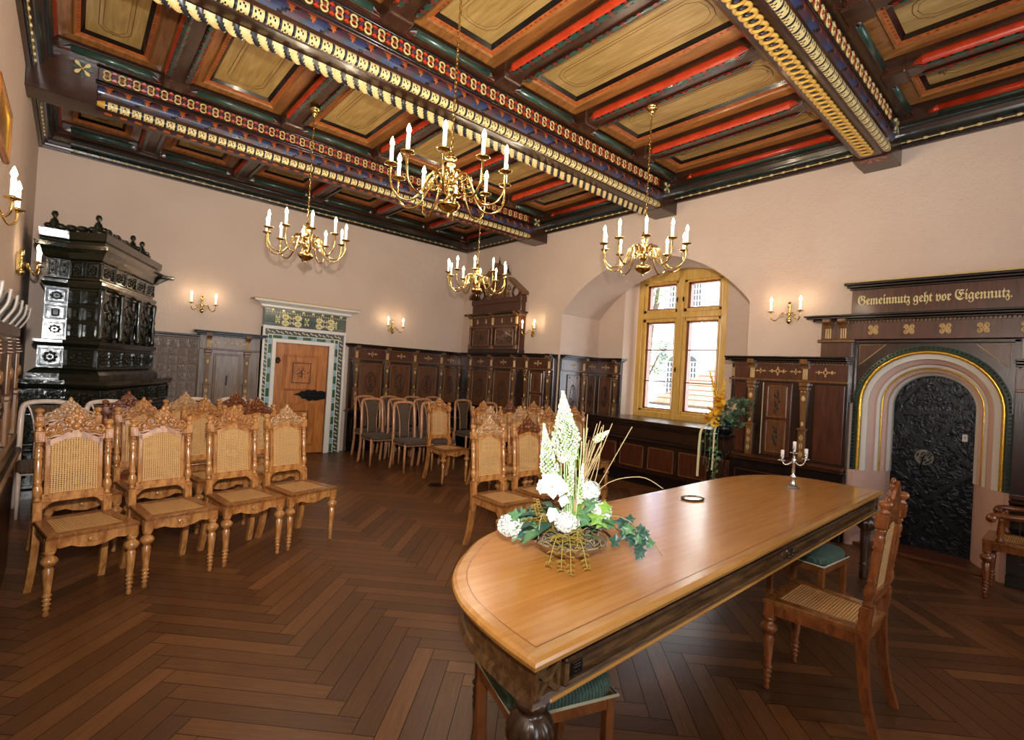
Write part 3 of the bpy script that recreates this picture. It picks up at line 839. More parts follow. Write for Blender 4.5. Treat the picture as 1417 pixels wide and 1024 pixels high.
# wall B, corner to niche
t = thing('wall_panelling', 'dark wainscot with figured pilasters under the corner cabinet, left of the window niche', 'wall panelling', (XR, YB, 0), -PI/2, 'wall panelling')
def by(y): return YB-y
panelling(t, YB-5.90, .10, [by(8.22), by(7.55), by(6.88), by(6.55), by(5.99)], [(by(8.14), by(7.64), .9, 1.6, 'oval'), (by(7.46), by(6.97), .9, 1.6, 'oval'), (by(6.46), by(6.10), .84, 1.63, 'door')], [by(7.9), by(7.2), by(6.27)])
# niche reveal and niche back
t = thing('wall_panelling', 'dark wainscot on the left side wall of the window niche', 'wall panelling', (XR+.0, NY1, 0), 0, 'wall panelling')
panelling(t, XN-XR, .05, [.56], [(.16, .46, .9, 1.6, 'oval'), (.66, .9, .9, 1.6, 'oval')], [.3, .78], seat=.02)
t = thing('wall_panelling', 'short dark wainscot facing the room, just left of the tall window', 'wall panelling', (XN, NY1-.05, 0), -PI/2, 'wall panelling')
panelling(t, .52, .05, [.43], [(.06, .34, .9, 1.6, 'oval')], [.2], seat=.02, ends=(0, 1))
# wall B, niche to portal
t = thing('wall_panelling', 'reddish dark wainscot with two gilt tapering pilasters beside the stone portal', 'wall panelling', (XR, 2.83, 0), -PI/2, 'wall panelling')
panelling(t, 1.20, .10, [.22, .79], [(.02, .14, .8, 1.62, 'plain'), (.36, .66, .80, 1.63, 'door'), (.89, 1.17, .80, 1.63, 'plain')], [-.31, .50, -.69, .985], ends=(1, 0))
mb = MB()
mb.box(.02, .005, .78, .12, .12, 1.62, 'red_wood'); 
x0 = -.075
mb.box(x0, -.02, .78, x0+.075, .10, 1.86, 'dark_wood', .004); mb.box(x0-.02, -.05, 1.65, x0+.075, .10, 1.675, 'pilaster_wood', .004); mb.box(x0-.06, -.10, 1.88, x0+.075, .10, 1.93, 'black_wood', .006)
for q in range(3): mb.box(x0+.015+q*.02, -.04, 1.69, x0+.025+q*.02, -.01, 1.80, 'inlay_gold')
obj('corner_return', mb, t)
# wall B, right of the portal
t = thing('wall_panelling', 'dark wainscot at the right edge, beyond the stone portal', 'wall panelling', (XR, .40, 0), -PI/2, 'wall panelling')
panelling(t, 2.4, .10, [1.0, 1.8], [(.12, .9, .85, 1.6, 'plain'), (1.1, 1.7, .85, 1.6, 'plain')], [.5, 1.4])
# wall C (left): tall panelling with curved brackets
t = thing('wall_panelling', 'tall carved panelling with curved white-edged brackets on the left wall', 'wall panelling', (XL, 2.6, 0), PI/2, 'wall panelling')
L = 2.3
mb = MB(); mb.box(0, -.15, .95, L, 0, 1.68, 'grey_sheen_wood', .004); obj('back_board', mb, t)
mb = MB(); mb.box(0, -.17, 0, L, 0, .80, 'black_wood', .01); mb.box(0, -.205, .80, L, 0, .84, 'black_wood', .01); mb.box(0, -.18, .84, L, 0, .95, 'black_wood', .02); obj('base', mb, t)
mb = MB(); mb.box(0, -.16, 1.60, L, 0, 1.67, 'pilaster_wood', .006); mb.prism([(0, 1.67), (-.15, 1.67), (-.165, 1.71), (-.185, 1.75), (-.195, 1.79), (0, 1.81)], 0, L, 'dark_wood', 'x'); obj('cornice', mb, t)
for i in range(6):
    mb = MB(); x = L-.05-i*.38
    pts = curve([(0, -.15, 1.655), (0, -.172, 1.69), (0, -.198, 1.745), (0, -.205, 1.81)], 5)
    mb.tube([(x, p.y, p.z) for p in pts], .007, 'bracket_pale', 8); obj('bracket', mb, t)
for i in range(4):
    mb = MB(); x = L-.12-i*.6
    mb.box(x-.05, -.175, .95, x+.05, -.1, 1.22, 'pilaster_wood', .006); mb.box(x-.06, -.18, 1.22, x+.06, -.1, 1.25, 'pilaster_wood', .006)
    mb.box(x-.035, -.17, 1.25, x+.035, -.1, 1.5, 'pilaster_wood', .01)
    for q in range(5): mb.box(x-.055+q*.004, -.18+q*.003, 1.50+q*.02, x+.055-q*.004, -.1, 1.512+q*.02, 'pilaster_wood', .004)
    mb.ball((x, -.17, 1.38), (.02, .015, .04), 'pilaster_wood', 8, 5); obj('pilaster', mb, t)
    mb = MB(); mb.box(x-.48, -.16, 1.0, x-.12, -.11, 1.58, 'panel_wood', .01)
    for q in range(12): mb.ball((x-.3+rnd.uniform(-.1, .1), -.161, 1.2+rnd.uniform(-.1, .25)), (.03, .006, .03), 'inlay_dark', 7, 4)
    obj('panel', mb, t)
# ---------------------------------------------------------------- corner cabinet with pediment
t = thing('pediment_cabinet', 'carved wooden two-door cabinet with broken pediment, on the wainscot in the room corner', 'cabinet', (XR, 8.26, 0), -PI/2)
W = 1.50; D = .15
mb = MB(); mb.box(0, -D, 1.93, W, -.01, 2.70, 'red_wood', .005); mb.box(-.02, -D-.02, 1.93, W+.02, -.01, 2.0, 'dark_wood_x', .01)
mb.box(-.01, -D-.015, 2.42, W+.01, -.01, 2.445, 'pilaster_wood', .005); mb.box(-.02, -D-.03, 2.62, W+.02, -.01, 2.66, 'pilaster_wood', .008)
mb.box(-.10, -D-.10, 2.66, W+.06, -.01, 2.70, 'dark_wood_x', .01); obj('carcass', mb, t)
for a, b in ((.13, .66), (.84, 1.37)):
    mb = MB(); mb.box(a, -D-.02, 2.06, b, -D, 2.39, 'red_wood', .005)
    for q in ((a, b, 2.06, 2.085), (a, b, 2.365, 2.39), (a, a+.025, 2.06, 2.39), (b-.025, b, 2.06, 2.39)): mb.box(q[0], -D-.035, q[2], q[1], -D, q[3], 'pilaster_wood', .006)
    for k in range(40): mb.ball((rnd.uniform(a+.05, b-.05), -D-.022, rnd.uniform(2.11, 2.34)), (.022, .006, .016), 'inlay_dark' if k % 2 else 'pilaster_wood', 7, 4)
    d_ = obj('door', mb, t)
    mb = MB(); mb.ball(((a+b)/2, -D-.04, 2.22), .013, 'brass', 8, 5); obj('knob', mb, d_)
for x in (.06, .75, 1.44):
    mb = MB(); mb.box(x-.04, -D-.05, 2.0, x+.04, -D, 2.08, 'pilaster_wood', .006); mb.lathe([(.022, 2.08), (.03, 2.10), (.018, 2.13), (.026, 2.22), (.018, 2.34), (.03, 2.36), (.022, 2.38), (.032, 2.42)], 'pilaster_wood', (x, -D-.03, 0), 10)
    mb.box(x-.025, -D-.045, 2.46, x+.025, -D, 2.60, 'inlay_gold', .008); mb.prism([(-D, 2.60), (-D-.05, 2.60), (-D-.11, 2.66), (-D-.11, 2.69), (-D, 2.69)], x-.035, x+.035, 'pilaster_wood', 'x'); obj('pilaster', mb, t)
mb = MB()
for x in (.25, .52, 1.0, 1.27): mb.ball((x, -D-.005, 2.53), (.022, .01, .035), 'inlay_gold', 8, 5); mb.ball((x, -D-.005, 2.575), .014, 'inlay_gold', 8, 4)
obj('frieze_figure', mb, t)
mb = MB(); mb.box(.02, -D+.02, 2.70, W-.02, -.01, 2.90, 'red_wood', .006); mb.box(.0, -D, 2.88, W, -.01, 2.98, 'red_wood', .006)
for s in (-1, 1):
    cx = W/2
    def X(v): return cx+s*v
    mb.prism([(X(.74), 2.96), (X(.74), 3.06), (X(.66), 3.12), (X(.66), 2.96)], -D+.05, -.02, 'red_wood', 'y')
    mb.tube([(X(.52)+.10*math.cos(a), -D+.07, 3.08+.10*math.sin(a)) for a in [2*PI*q/16 for q in range(16)]], .022, 'red_wood', 6, closed=True)
    mb.prism([(X(.80), 3.00), (X(.80), 3.06), (X(.38), 3.36), (X(.38), 3.29)], -D-.03, -.02, 'pilaster_wood', 'y')
    mb.tube(spiral(X(.33), 3.16, .06, .02, R(90), s*1.0, 16, -D+.06, 1), .014, 'pilaster_wood', 6)
    mb.tube(spiral(X(.30), 3.02, .06, .02, R(90), -s*1.1, 14, -D+.05, 1), .018, 'pilaster_wood', 6)
obj('broken_pediment', mb, t)
mb = MB(); cx = W/2
mb.box(cx-.19, -D+.02, 2.96, cx+.19, -.03, 3.42, 'pilaster_wood', .008); mb.box(cx-.10, -D+.01, 3.02, cx+.10, -D+.03, 3.32, 'panel_wood', .01)
for s in (-1, 1): mb.lathe([(.03, 3.0), (.022, 3.05), (.026, 3.2), (.02, 3.32), (.032, 3.37)], 'pilaster_wood', (cx+s*.15, -D+.01, 0), 10)
mb.prism([(cx-.28, 3.42), (cx+.28, 3.42), (cx+.28, 3.46), (cx, 3.66), (cx-.28, 3.46)], -D-.04, -.02, 'pilaster_wood', 'y'); obj('gable', mb, t)
for x, z in ((cx, 3.64), (cx-.27, 3.45), (cx+.27, 3.45)):
    mb = MB(); mb.lathe([(.02, 0), (.028, .02), (.01, .04), (.02, .06), (.008, .08), (.004, .15)], 'black_wood', (x, -.09, z), 8); obj('finial', mb, t)
# ---------------------------------------------------------------- tiled door
t = thing('tiled_door_surround', 'door surround of green, blue and yellow glazed tiles with white cornice', 'door surround', (0, YB, 0))
x0, x1 = 2.27, 3.63; i0, i1, zi = 2.475, 3.345, 1.84
zo = 2.08
mb = MB()
for a, b in ((x0, i0), (i1, x1)): mb.box(a, -.10, 0, b, 0, zo, 'tile_dark', .004)
mb.box(i0, -.10, zi, i1, 0, zo, 'tile_dark', .004); obj('surround_core', mb, t)
def framing(name, a0, a1, z, w, y, key):
    mb = MB(); mb.box(a0-w, y, 0, a0, -.01, z+w, key, .004); mb.box(a1, y, 0, a1+w, -.01, z+w, key, .004); mb.box(a0, y, z, a1, -.01, z+w, key, .004); obj(name, mb, t)
framing('outer_frame', x0+.034, x1-.034, zo-.03, .034, -.125, 'white_paint')
framing('inner_frame', i0, i1, zi, .058, -.135, 'white_paint')
mb = MB(); mb.box(i1+.05, -.128, 0, i1+.085, -.01, 1.90, 'white_paint', .004); obj('inner_frame', mb, t)
mb = MB()
for a0, a1, z, w in ((2.358, 3.502, 1.962, .007),):
    mb.box(a0-w, -.115, 0, a0, -.09, z+w, 'white_paint'); mb.box(a1, -.115, 0, a1+w, -.09, z+w, 'white_paint'); mb.box(a0, -.115, z, a1, -.09, z+w, 'white_paint')
# rectangular blue/green tiles
tw = .048
for side, xc in ((-1, 2.386), (1, 3.468)):
    z = .02; k = 0
    while z < 1.93:
        h = .15 if k % 2 == 0 else .085
        h = min(h, 1.965-z)
        mb.box(xc-.030, -.108, z-.006, xc+.032, -.09, z+h, 'white_paint')
        mb.box(xc-.024, -.118, z, xc+.026, -.09, z+h-.012, 'tile_green' if k % 2 == 0 else 'tile_blue', .004); z += h; k += 1
x = 2.425; k = 0
while x < 3.42:
    w = .15 if k % 2 == 0 else .085
    w = min(w, 3.43-x)
    mb.box(x-.006, -.108, 1.90, x+w, -.09, 1.96, 'white_paint')
    mb.box(x, -.118, 1.906, x+w-.012, -.09, 1.954, 'tile_green' if k % 2 == 0 else 'tile_blue', .004); x += w; k += 1
obj('green_and_blue_tiles', mb, t)
mb = MB()
def flower(x, y, z, r=.02):
    mb.ball((x, y, z), (r*.55, .008, r*.55), 'tile_yellow', 6, 4)
    mb.ball((x-r*.8, y, z+r*.5), (r*.6, .006, r*.6), 'white_paint', 6, 4); mb.ball((x+r*.8, y, z-r*.5), (r*.6, .006, r*.6), 'tile_yellow', 6, 4)
for i in range(30):
    z = .03+i*.066
    for xc in (2.331, 3.549): flower(xc+.008*(-1)**i, -.108, z, .019)
for i in range(18): flower(2.36+i*.068, -.108, 2.008+.008*(-1)**i, .02)
obj('flower_tile_border', mb, t)
mb = MB(); mb.box(x0+.01, -.11, zo, x1-.01, 0, 2.38, 'tile_dark', .004)
mb.box(x0, -.13, zo-.002, x1, 0, zo+.022, 'white_paint', .004)
for i in range(34): mb.ball((x0+.04+i*.0395, -.115, 2.325), .011, 'tile_yellow', 6, 4)
for i in range(17): mb.box(x0+.03+i*.08, -.117, 2.345, x0+.07+i*.08, -.105, 2.375, 'tile_yellow' if i % 2 else 'tile_green', .003)
for cx in (x0+.10, (x0+x1)/2, x1-.10):
    mb.box(cx-.075, -.118, 2.16, cx+.075, -.10, 2.26, 'tile_green', .01); mb.box(cx-.04, -.124, 2.195, cx+.04, -.11, 2.225, 'tile_dark', .005)
for cx in (x0+.33, x0+.53, x0+.88, x0+1.08):
    for sz in (-1, 1):
        cz = 2.21+sz*.05
        for q in range(8):
            an = 2*PI*q/8+.2; mb.ball((cx+.044*math.cos(an), -.112, cz+.036*math.sin(an)), (.021, .010, .018), 'tile_yellow' if q % 3 else 'white_paint', 7, 4)
        mb.ball((cx, -.122, cz), (.026, .012, .024), 'tile_yellow', 8, 4); mb.ball((cx, -.132, cz), (.010, .006, .010), 'tile_green', 6, 4)
for cx in (x0+.43, x0+.98, x0+.21, x0+.68-.01, x1-.21):
    mb.ball((cx, -.118, 2.21), (.018, .01, .018), 'deepred' if cx in (x0+.43, x0+.98) else 'tile_yellow', 6, 4)
    for q in range(4):
        an = PI/4+PI/2*q
        mb.ball((cx+.034*math.cos(an), -.115, 2.21+.06*math.sin(an)), (.016, .008, .026), 'tile_yellow', 6, 4); mb.ball((cx+.03*math.cos(an+.8), -.115, 2.21+.03*math.sin(an+.8)), (.010, .006, .012), 'white_paint', 6, 4)
obj('flower_tile_frieze', mb, t)
mb = MB()
prof = [(0, 2.38), (-.13, 2.38), (-.16, 2.40), (-.16, 2.425), (-.19, 2.445), (-.24, 2.47), (-.25, 2.50), (0, 2.50)]
def corn(off): return [(-off, 0, 2.38)]
vsr = []
for xx, sg in ((x0, -1), (x1, 1)):
    vsr.append([(xx+sg*max(0, (-p[0]-.12))*1.4, p[0], p[1]) for p in prof])
mb.add(vsr[0]+vsr[1], [tuple(range(8)), tuple(range(15, 7, -1))]+[(i, (i+1) % 8, 8+(i+1) % 8, 8+i) for i in range(8)], 'white_paint'); obj('cornice', mb, t)
mb = MB(); mb.box(x0-.185, -.252, 2.50, x1+.185, 0, 2.515, 'gold_paint', .004); obj('gilt_edge', mb, t)
# the wooden door leaf
mb = MB(); mb.box(i0, -.075, .01, i1, -.02, zi, 'door_wood', .003)
door1 = obj('door_1', mb, kind='structure', loc=(0, YB, 0))
def raised(mb, a, b, z0, z1, y):
    k = 0
    for ins, dy, key in ((0, .02, 'door_wood'), (.022, .045, 'door_wood'), (.06, .026, 'door_wood'), (.10, .05, 'door_wood')):
        mb.box(a+ins, y-dy, z0+ins, b-ins, y, z1-ins, key, .012)
    mb.box(a+.13, y-.053, z0+.13, b-.13, y-.03, z1-.13, 'inlay_dark', .001); mb.box(a+.143, y-.055, z0+.143, b-.143, y-.03, z1-.143, 'door_wood', .001)
for z0, z1 in ((1.06, 1.66), (.14, .86)):
    mb = MB(); raised(mb, 2.62, 3.18, z0, z1, -.075)
    if z0 > 1:
        for k in range(26):
            an = rnd.uniform(0, 6.28); rr = rnd.uniform(.04, .11); mb.ball((2.90+rr*math.cos(an), -.130, 1.36+rr*math.sin(an)), (.010, .003, .010), 'threshold', 5, 4)
        mb.tube(curve([(2.88, -.132, 1.29), (2.91, -.132, 1.34), (2.89, -.132, 1.38), (2.92, -.132, 1.41)], 4), .009, 'inlay_dark', 5)
        mb.tube([(2.86, -.132, 1.36), (2.93, -.132, 1.35)], .006, 'inlay_dark', 5)
    obj('door_panel', mb, door1)
mb = MB()
sil = [(2.86, 1.02), (2.90, 1.035), (2.93, 1.06), (2.98, 1.055), (3.02, 1.09), (3.09, 1.07), (3.15, 1.09), (3.20, 1.06), (3.26, 1.075), (3.33, 1.05), (3.33, .93), (3.25, .92), (3.19, .90), (3.12, .91), (3.06, .89), (3.0, .93), (2.95, .93), (2.92, .97), (2.86, .99), (2.80, 1.0)]
mb.prism([(x, z) for x, z in sil], -.105, -.075, 'black_metal', 'y'); mb.box(3.0, -.13, .95, 3.33, -.10, 1.03, 'black_metal', .01); obj('lock_case', mb, door1)
mb = MB()
for q in range(6):
    an = 2*PI*q/6; mb.ball((2.53+.028*math.cos(an), -.08, 1.55+.035*math.sin(an)), (.018, .008, .022), 'black_metal', 7, 4)
mb.box(2.475, -.085, 1.53, 2.53, -.075, 1.57, 'black_metal'); obj('hinge', mb, door1)
# ---------------------------------------------------------------- stone portal with iron door
t = thing('arched_portal', 'stepped round-arched portal banded in grey, pink and gold around iron door', 'portal', (XR, 0, 0))
def apath(r, z0, n=24):
    pts = [(PC-r, z0)]+[(PC-r*math.cos(PI*i/n), PZ+r*math.sin(PI*i/n)) for i in range(n+1)]+[(PC+r, z0)]
    return pts
def band(mb, prof, z0, key, smooth=False):
    """prof: [(r, x)]"""
    rows = [[(x, y, z) for y, z in apath(r, z0)] for r, x in prof]; n = len(rows[0])
    vs = [p for r_ in rows for p in r_]; fs = []
    for j in range(len(rows)-1):
        for i in range(n-1): fs.append((j*n+i, j*n+i+1, (j+1)*n+i+1, (j+1)*n+i))
    mb.add(vs, fs, key, smooth)
def rollp(r, x, rad, n=6): return [(r+rad*math.cos(t), x-rad*math.sin(t)*.9) for t in [PI*k/n for k in range(n+1)]]
def bandobj(name, prof, key, smooth=False):
    mb = MB(); band(mb, prof, .77, key, smooth); return obj(name, mb, t, normals=False)
bandobj('outer_gold_roll', rollp(.540, -.005, .018), 'gold_leaf', True)
bandobj('grey_band', [(.522, .01), (.475, .02), (.470, .06)], 'grey_stone')
bandobj('pink_band', [(.470, .06), (.435, .10), (.425, .14)], 'plaster_pink')
bandobj('grey_band', [(.425, .14), (.400, .15), (.398, .18)], 'grey_stone')
bandobj('inner_gold_roll', rollp(.392, .185, .009), 'gold_leaf', True)
bandobj('pink_band', [(.386, .19), (.355, .22), (.350, .27)], 'plaster_pink')
bandobj('grey_band', [(.350, .27), (.325, .30), (.318, .40)], 'grey_stone')
mb = MB()
for s in (-1, 1):
    mb = MB()
    pl = [(-.05, PC+s*.62), (-.065, PC+s*.60), (-.065, PC+s*.56), (-.03, PC+s*.535), (.06, PC+s*.47), (.18, PC+s*.395), (.27, PC+s*.35), (.40, PC+s*.318), (.40, PC+s*.62)]
    mb.prism(pl, 0, .77, 'plaster_pink', 'z'); obj('plinth', mb, t)
mb = MB(); mb.box(-.03, PC-.62, 0, .62, PC+.62, .035, 'threshold', .006); obj('threshold', mb, t)
mb = MB(); rr = [(.60, -.02), (.56, -.028), (.555, .0)]; band(mb, rr, .77, 'green_paint')
for side in (-1, 1):
    for i in range(19): mb.box(-.034, PC+side*.58-.011, .80+i*.036, -.02, PC+side*.58+.011, .818+i*.036, 'black_paint')
for i in range(51):
    a = PI*(i+.5)/51; y, z = PC-.58*math.cos(a), PZ+.58*math.sin(a)
    mb.ball((-.028, y, z), (.008, .010, .010), 'black_paint', 6, 4)
obj('dentil_ring', mb, t, normals=False)
# spandrel board around the arch
mb = MB(); n = 24; pts = [(PC-.60*math.cos(PI*i/n), PZ+.60*math.sin(PI*i/n)) for i in range(n+1)]
zt = 2.11
for i in range(n):
    (ya, za), (yb, zb) = pts[i], pts[i+1]
    mb.add([(-.02, ya, za), (-.02, yb, zb), (-.02, yb, zt), (-.02, ya, zt)], [(0, 1, 2, 3)], 'dark_wood')
for s in (-1, 1):
    e = PC+s*.60
    mb.box(-.05, e-.012 if s > 0 else e-.03, PZ, 0, e+.03 if s > 0 else e+.012, zt, 'dark_wood')
    tri = [(PC+s*.56, 2.07), (PC+s*.56, 1.86), (PC+s*.34, 2.07)]
    mb.tube([(-.028, y, z) for y, z in tri], .005, 'inlay_gold', 4, closed=True)
    mb.prism(tri, -.024, -.018, 'red_wood', 'x')
mb.box(-.05, PC-.63, 2.085, 0, PC+.63, 2.12, 'dark_wood_x', .006)
obj('spandrel_board', mb, t)
# iron door leaf
mb = MB(); pts = [(PC-.33, .03)]+[(PC-.33*math.cos(PI*i/20), PZ+.33*math.sin(PI*i/20)) for i in range(21)]+[(PC+.33, .03)]
sk = 0
mb.prism(pts, .36, .42, 'door_iron', 'x'); door2 = obj('door_2', mb, kind='structure', loc=(XR, 0, 0))
mb = MB()
def strap(y0, z0, y1, z1, w=.020):
    global sk; sk += .002
    dy, dz = y1-y0, z1-z0; L_ = math.hypot(dy, dz); ny, nz = -dz/L_*w, dy/L_*w
    mb.prism([(y0+ny, z0+nz), (y1+ny, z1+nz), (y1-ny, z1-nz), (y0-ny, z0-nz)], .330+sk, .362, 'strap_iron', 'x')
    for k in range(int(L_/.07)):
        q = (k+.5)*.07/L_; mb.ball((.329+sk, y0+dy*q, z0+dz*q), .008, 'iron', 6, 4)
for s_ in ((1.08, 1.76, 1.27, 1.50), (1.04, 1.76, .80, 1.50), (1.24, 1.40, .70, 1.44), (1.04, .98, .72, 1.62), (.90, 1.17, .70, .92), (1.05, 1.02, 1.30, 1.40), (1.32, .94, 1.02, .55), (1.02, .55, .70, .85), (1.02, .30, 1.3, .05), (.98, .50, .70, .2)): strap(*s_)
obj('iron_strap', mb, door2)
mb = MB(); mb.lathe([(.078, 0), (.080, .006), (.074, .008), (.02, .009)], 'chased_iron', (0, 0, 0), 20)
for v_ in [mb]:
    mb.v = [(.345-z, 1.055+x, .955+y) for x, y, z in mb.v]
for k in range(40):
    an = rnd.uniform(0, 6.28); q = rnd.uniform(.02, .07); mb.ball((.335, 1.055+q*math.cos(an), .955+q*math.sin(an)), (.006, .007, .007), 'iron', 5, 4)
rose = obj('handle_plate', mb, door2)
mb = MB(); mb.tube([(.33, 1.055, .965), (.29, 1.055, .96), (.28, 1.06, .93), (.285, 1.075, .84)], .008, 'black_metal', 7); mb.ball((.285, 1.076, .835), .013, 'black_metal', 7, 5); obj('door_handle', mb, rose)
mb = MB()
for k in range(26): mb.ball((.345, .845+rnd.uniform(-.035, .035), 1.00+rnd.uniform(-.09, .09)), (.006, .012, .014), 'iron', 6, 4)
obj('key_plate', mb, door2)
mb = MB(); mb.box(.335, .735, 1.155, .345, .775, 1.225, 'keypad_white', .004); mb.prism([(.748, 1.19), (.762, 1.19), (.755, 1.203)], .333, .336, 'black_metal', 'x'); obj('keypad', mb, door2)
# lintel, frieze and inscription board
t = thing('door_entablature', 'dark wooden entablature with four gilt monograms above the arched portal', 'entablature', (XR, 2.0, 0), -PI/2)
L = 2.6
mb = MB(); mb.box(.09, -.10, 2.12, L, 0, 2.31, 'red_wood', .004); mb.box(.09, -.09, 1.93, .38, 0, 2.12, 'red_wood', .004); mb.box(.06, -.12, 2.09, .40, 0, 2.12, 'pilaster_wood', .006)
for x in (.56, .85, 1.12, 1.38, 1.66, 1.94, 2.2): mono(mb, x, -.10, 2.215, 1.1)
obj('frieze', mb, t)
mb = MB()
for i in range(int((L-.1)/.03)): mb.box(.1+i*.03, -.125, 2.29, .118+i*.03, -.09, 2.31, 'pilaster_wood')
mb.box(.02, -.16, 2.31, L, 0, 2.33, 'dark_wood_x', .006); mb.box(-.03, -.21, 2.33, L, 0, 2.35, 'black_wood', .006); mb.box(-.05, -.23, 2.35, L, 0, 2.37, 'black_wood', .006); obj('cornice', mb, t)
for x in (.16, .30):
    mb = MB()
    for q in (-1, 0, 1): mb.box(x+q*.02-.006, -.115, 2.13, x+q*.02+.006, -.09, 2.24, 'inlay_gold', .003)
    mb.prism([(-.10, 2.24), (-.14, 2.24), (-.15, 2.27), (-.20, 2.30), (-.20, 2.335), (-.10, 2.335)], x-.036, x+.036, 'pilaster_wood', 'x'); obj('bracket', mb, t)
t = thing('inscription_board', 'wooden board with gold blackletter inscription above the portal', 'sign', (XR, 1.66, 0), -PI/2)
L = 1.45
mb = MB(); mb.box(.02, -.10, 2.37, L, 0, 2.66, 'red_wood', .004); obj('board', mb, t)
mb = MB(); mb.box(0, -.12, 2.63, L+.03, 0, 2.65, 'dark_wood_x', .005); mb.box(-.02, -.15, 2.65, L+.05, 0, 2.675, 'black_wood', .006); mb.box(-.04, -.17, 2.675, L+.07, 0, 2.70, 'black_wood', .005); obj('cornice', mb, t)
mb = MB(); mb.box(-.045, -.175, 2.70, L+.075, 0, 2.715, 'beige_paint', .003); obj('gilt_edge', mb, t)
def fr(s):
    return ''.join(chr(0x1D56C+ord(c)-65) if 'A' <= c <= 'Z' else (chr(0x1D586+ord(c)-97) if 'a' <= c <= 'z' else c) for c in s)
cu = bpy.data.curves.new('lettering', 'FONT'); cu.body = fr('Gemeinnutz geht vor Eigennutz.'); cu.size = .118; cu.extrude = .003; cu.align_x = 'CENTER'; cu.space_character = .93
cu.materials.append(MATS['cream_paint']); o = bpy.data.objects.new('lettering_source', cu); COL.objects.link(o); bpy.context.view_layer.update()
me = bpy.data.meshes.new_from_object(o.evaluated_get(bpy.context.evaluated_depsgraph_get())); bpy.data.objects.remove(o)
o = bpy.data.objects.new('lettering', me); COL.objects.link(o); o.parent = t; o.location = (.645, -.103, 2.475); o.rotation_euler = (PI/2, 0, 0); o.scale = (.80, 1.1, 1)
# ---------------------------------------------------------------- window
mb = MB(); y0, y1, z0, z1 = FY0, FY1, .96, 3.48; fx = XF
def fr_(a, b, c, d, dep=.09, key='window_wood', x=None, bv=.008):
    x = fx if x is None else x; mb.box(x, a, c, x+dep, b, d, key, bv)
ym = 4.395
fr_(y1-.10, y1, z0, z1, .12, x=fx-.012); fr_(y0, y0+.10, z0, z1, .12, x=fx-.012); fr_(y0+.05, y1-.05, z0, z0+.10, .11, x=fx-.004)
fr_(ym-.055, ym+.055, z0, 3.29, .11, x=fx-.008); fr_(y0+.05, y1-.05, 2.63, 2.73, .10, x=fx-.002); fr_(y0+.05, y1-.05, 3.27, z1, .06, x=fx+.003)
fr_(y0+.05, y1-.05, 3.24, 3.30, .075, x=fx-.001)
for q in ((ym-.085, ym-.06), (ym+.06, ym+.085)): fr_(q[0], q[1], 1.06, 2.63, .03, x=fx+.002)
win = obj('window_1', mb, kind='structure')
def sash(a, b, c, d, nbar):
    global mb
    mb = MB(); x = fx+.02
    for q in ((a, a+.055, c, d), (b-.055, b, c, d), (a, b, c, c+.055), (a, b, d-.055, d)): mb.box(x, q[0], q[2], x+.05, q[1], q[3], 'window_wood', .006)
    for q in ((a+.055, a+.080, c+.05, d-.05), (b-.095, b-.055, c+.05, d-.05), (a+.05, b-.05, c+.055, c+.075), (a+.05, b-.05, d-.08, d-.055)): mb.box(x+.035, q[0], q[2], x+.13, q[1], q[3], 'window_red')
    for k in range(nbar):
        z = c+(d-c)*(k+1)/(nbar+1); mb.box(x+.02, a+.05, z-.009, x+.05, b-.05, z+.009, 'window_red')
    s_ = obj('sash', mb, win)
    mb = MB(); mb.box(x+.04, a+.05, c+.05, x+.046, b-.05, d-.05, 'glass'); obj('pane', mb, s_)
sash(ym+.05, y1-.10, 1.05, 2.63, 2); sash(y0+.10, ym-.05, 1.05, 2.63, 2); sash(ym+.05, y1-.10, 2.73, 3.26, 0); sash(y0+.10, ym-.05, 2.73, 3.26, 0)
for z, yy in ((1.78, ym+.03), (2.93, ym+.06), (2.93, ym-.05)):
    mb = MB(); mb.box(fx-.012, yy-.012, z-.04, fx, yy+.012, z+.04, 'black_metal', .003); mb.tube([(fx-.01, yy, z), (fx-.045, yy, z), (fx-.05, yy-.04, z+.0)], .007, 'black_metal', 6); obj('window_handle', mb, win)
# sill bench in the niche
t = thing('window_bench', 'dark panelled window bench and sill filling the niche', 'window bench', (0, 0, 0))
mb = MB(); mb.box(6.50, NY0+.01, .935, XF+.01, NY1-.07, .965, 'dark_wood', .008); obj('sill', mb, t)
mb = MB(); mb.box(6.55, NY0+.01, .70, XF, NY1-.07, .935, 'dark_wood', .004); mb.box(6.52, NY0+.01, .86, 6.56, NY1-.07, .90, 'black_wood', .01); obj('upper_board', mb, t)
mb = MB(); mb.box(6.38, NY0+.01, .665, 6.60, NY1-.07, .70, 'black_wood', .012); obj('ledge', mb, t)
mb = MB(); mb.box(6.46, NY0+.01, .20, 6.7, NY1-.07, .665, 'dark_wood', .004)
for i in range(6):
    a = NY0+.06+i*.5; b = a+.42
    for q in ((a, b, .27, .285), (a, b, .585, .60), (a, a+.015, .27, .60), (b-.015, b, .27, .60)): mb.box(6.445, q[0], q[2], 6.47, q[1], q[3], 'pilaster_wood', .004)
    mb.box(6.45, a+.015, .285, 6.47, b-.015, .585, 'red_wood')
mb.box(6.56, NY0+.01, 0, 6.7, NY1-.07, .20, 'black_wood'); obj('front_panel', mb, t)
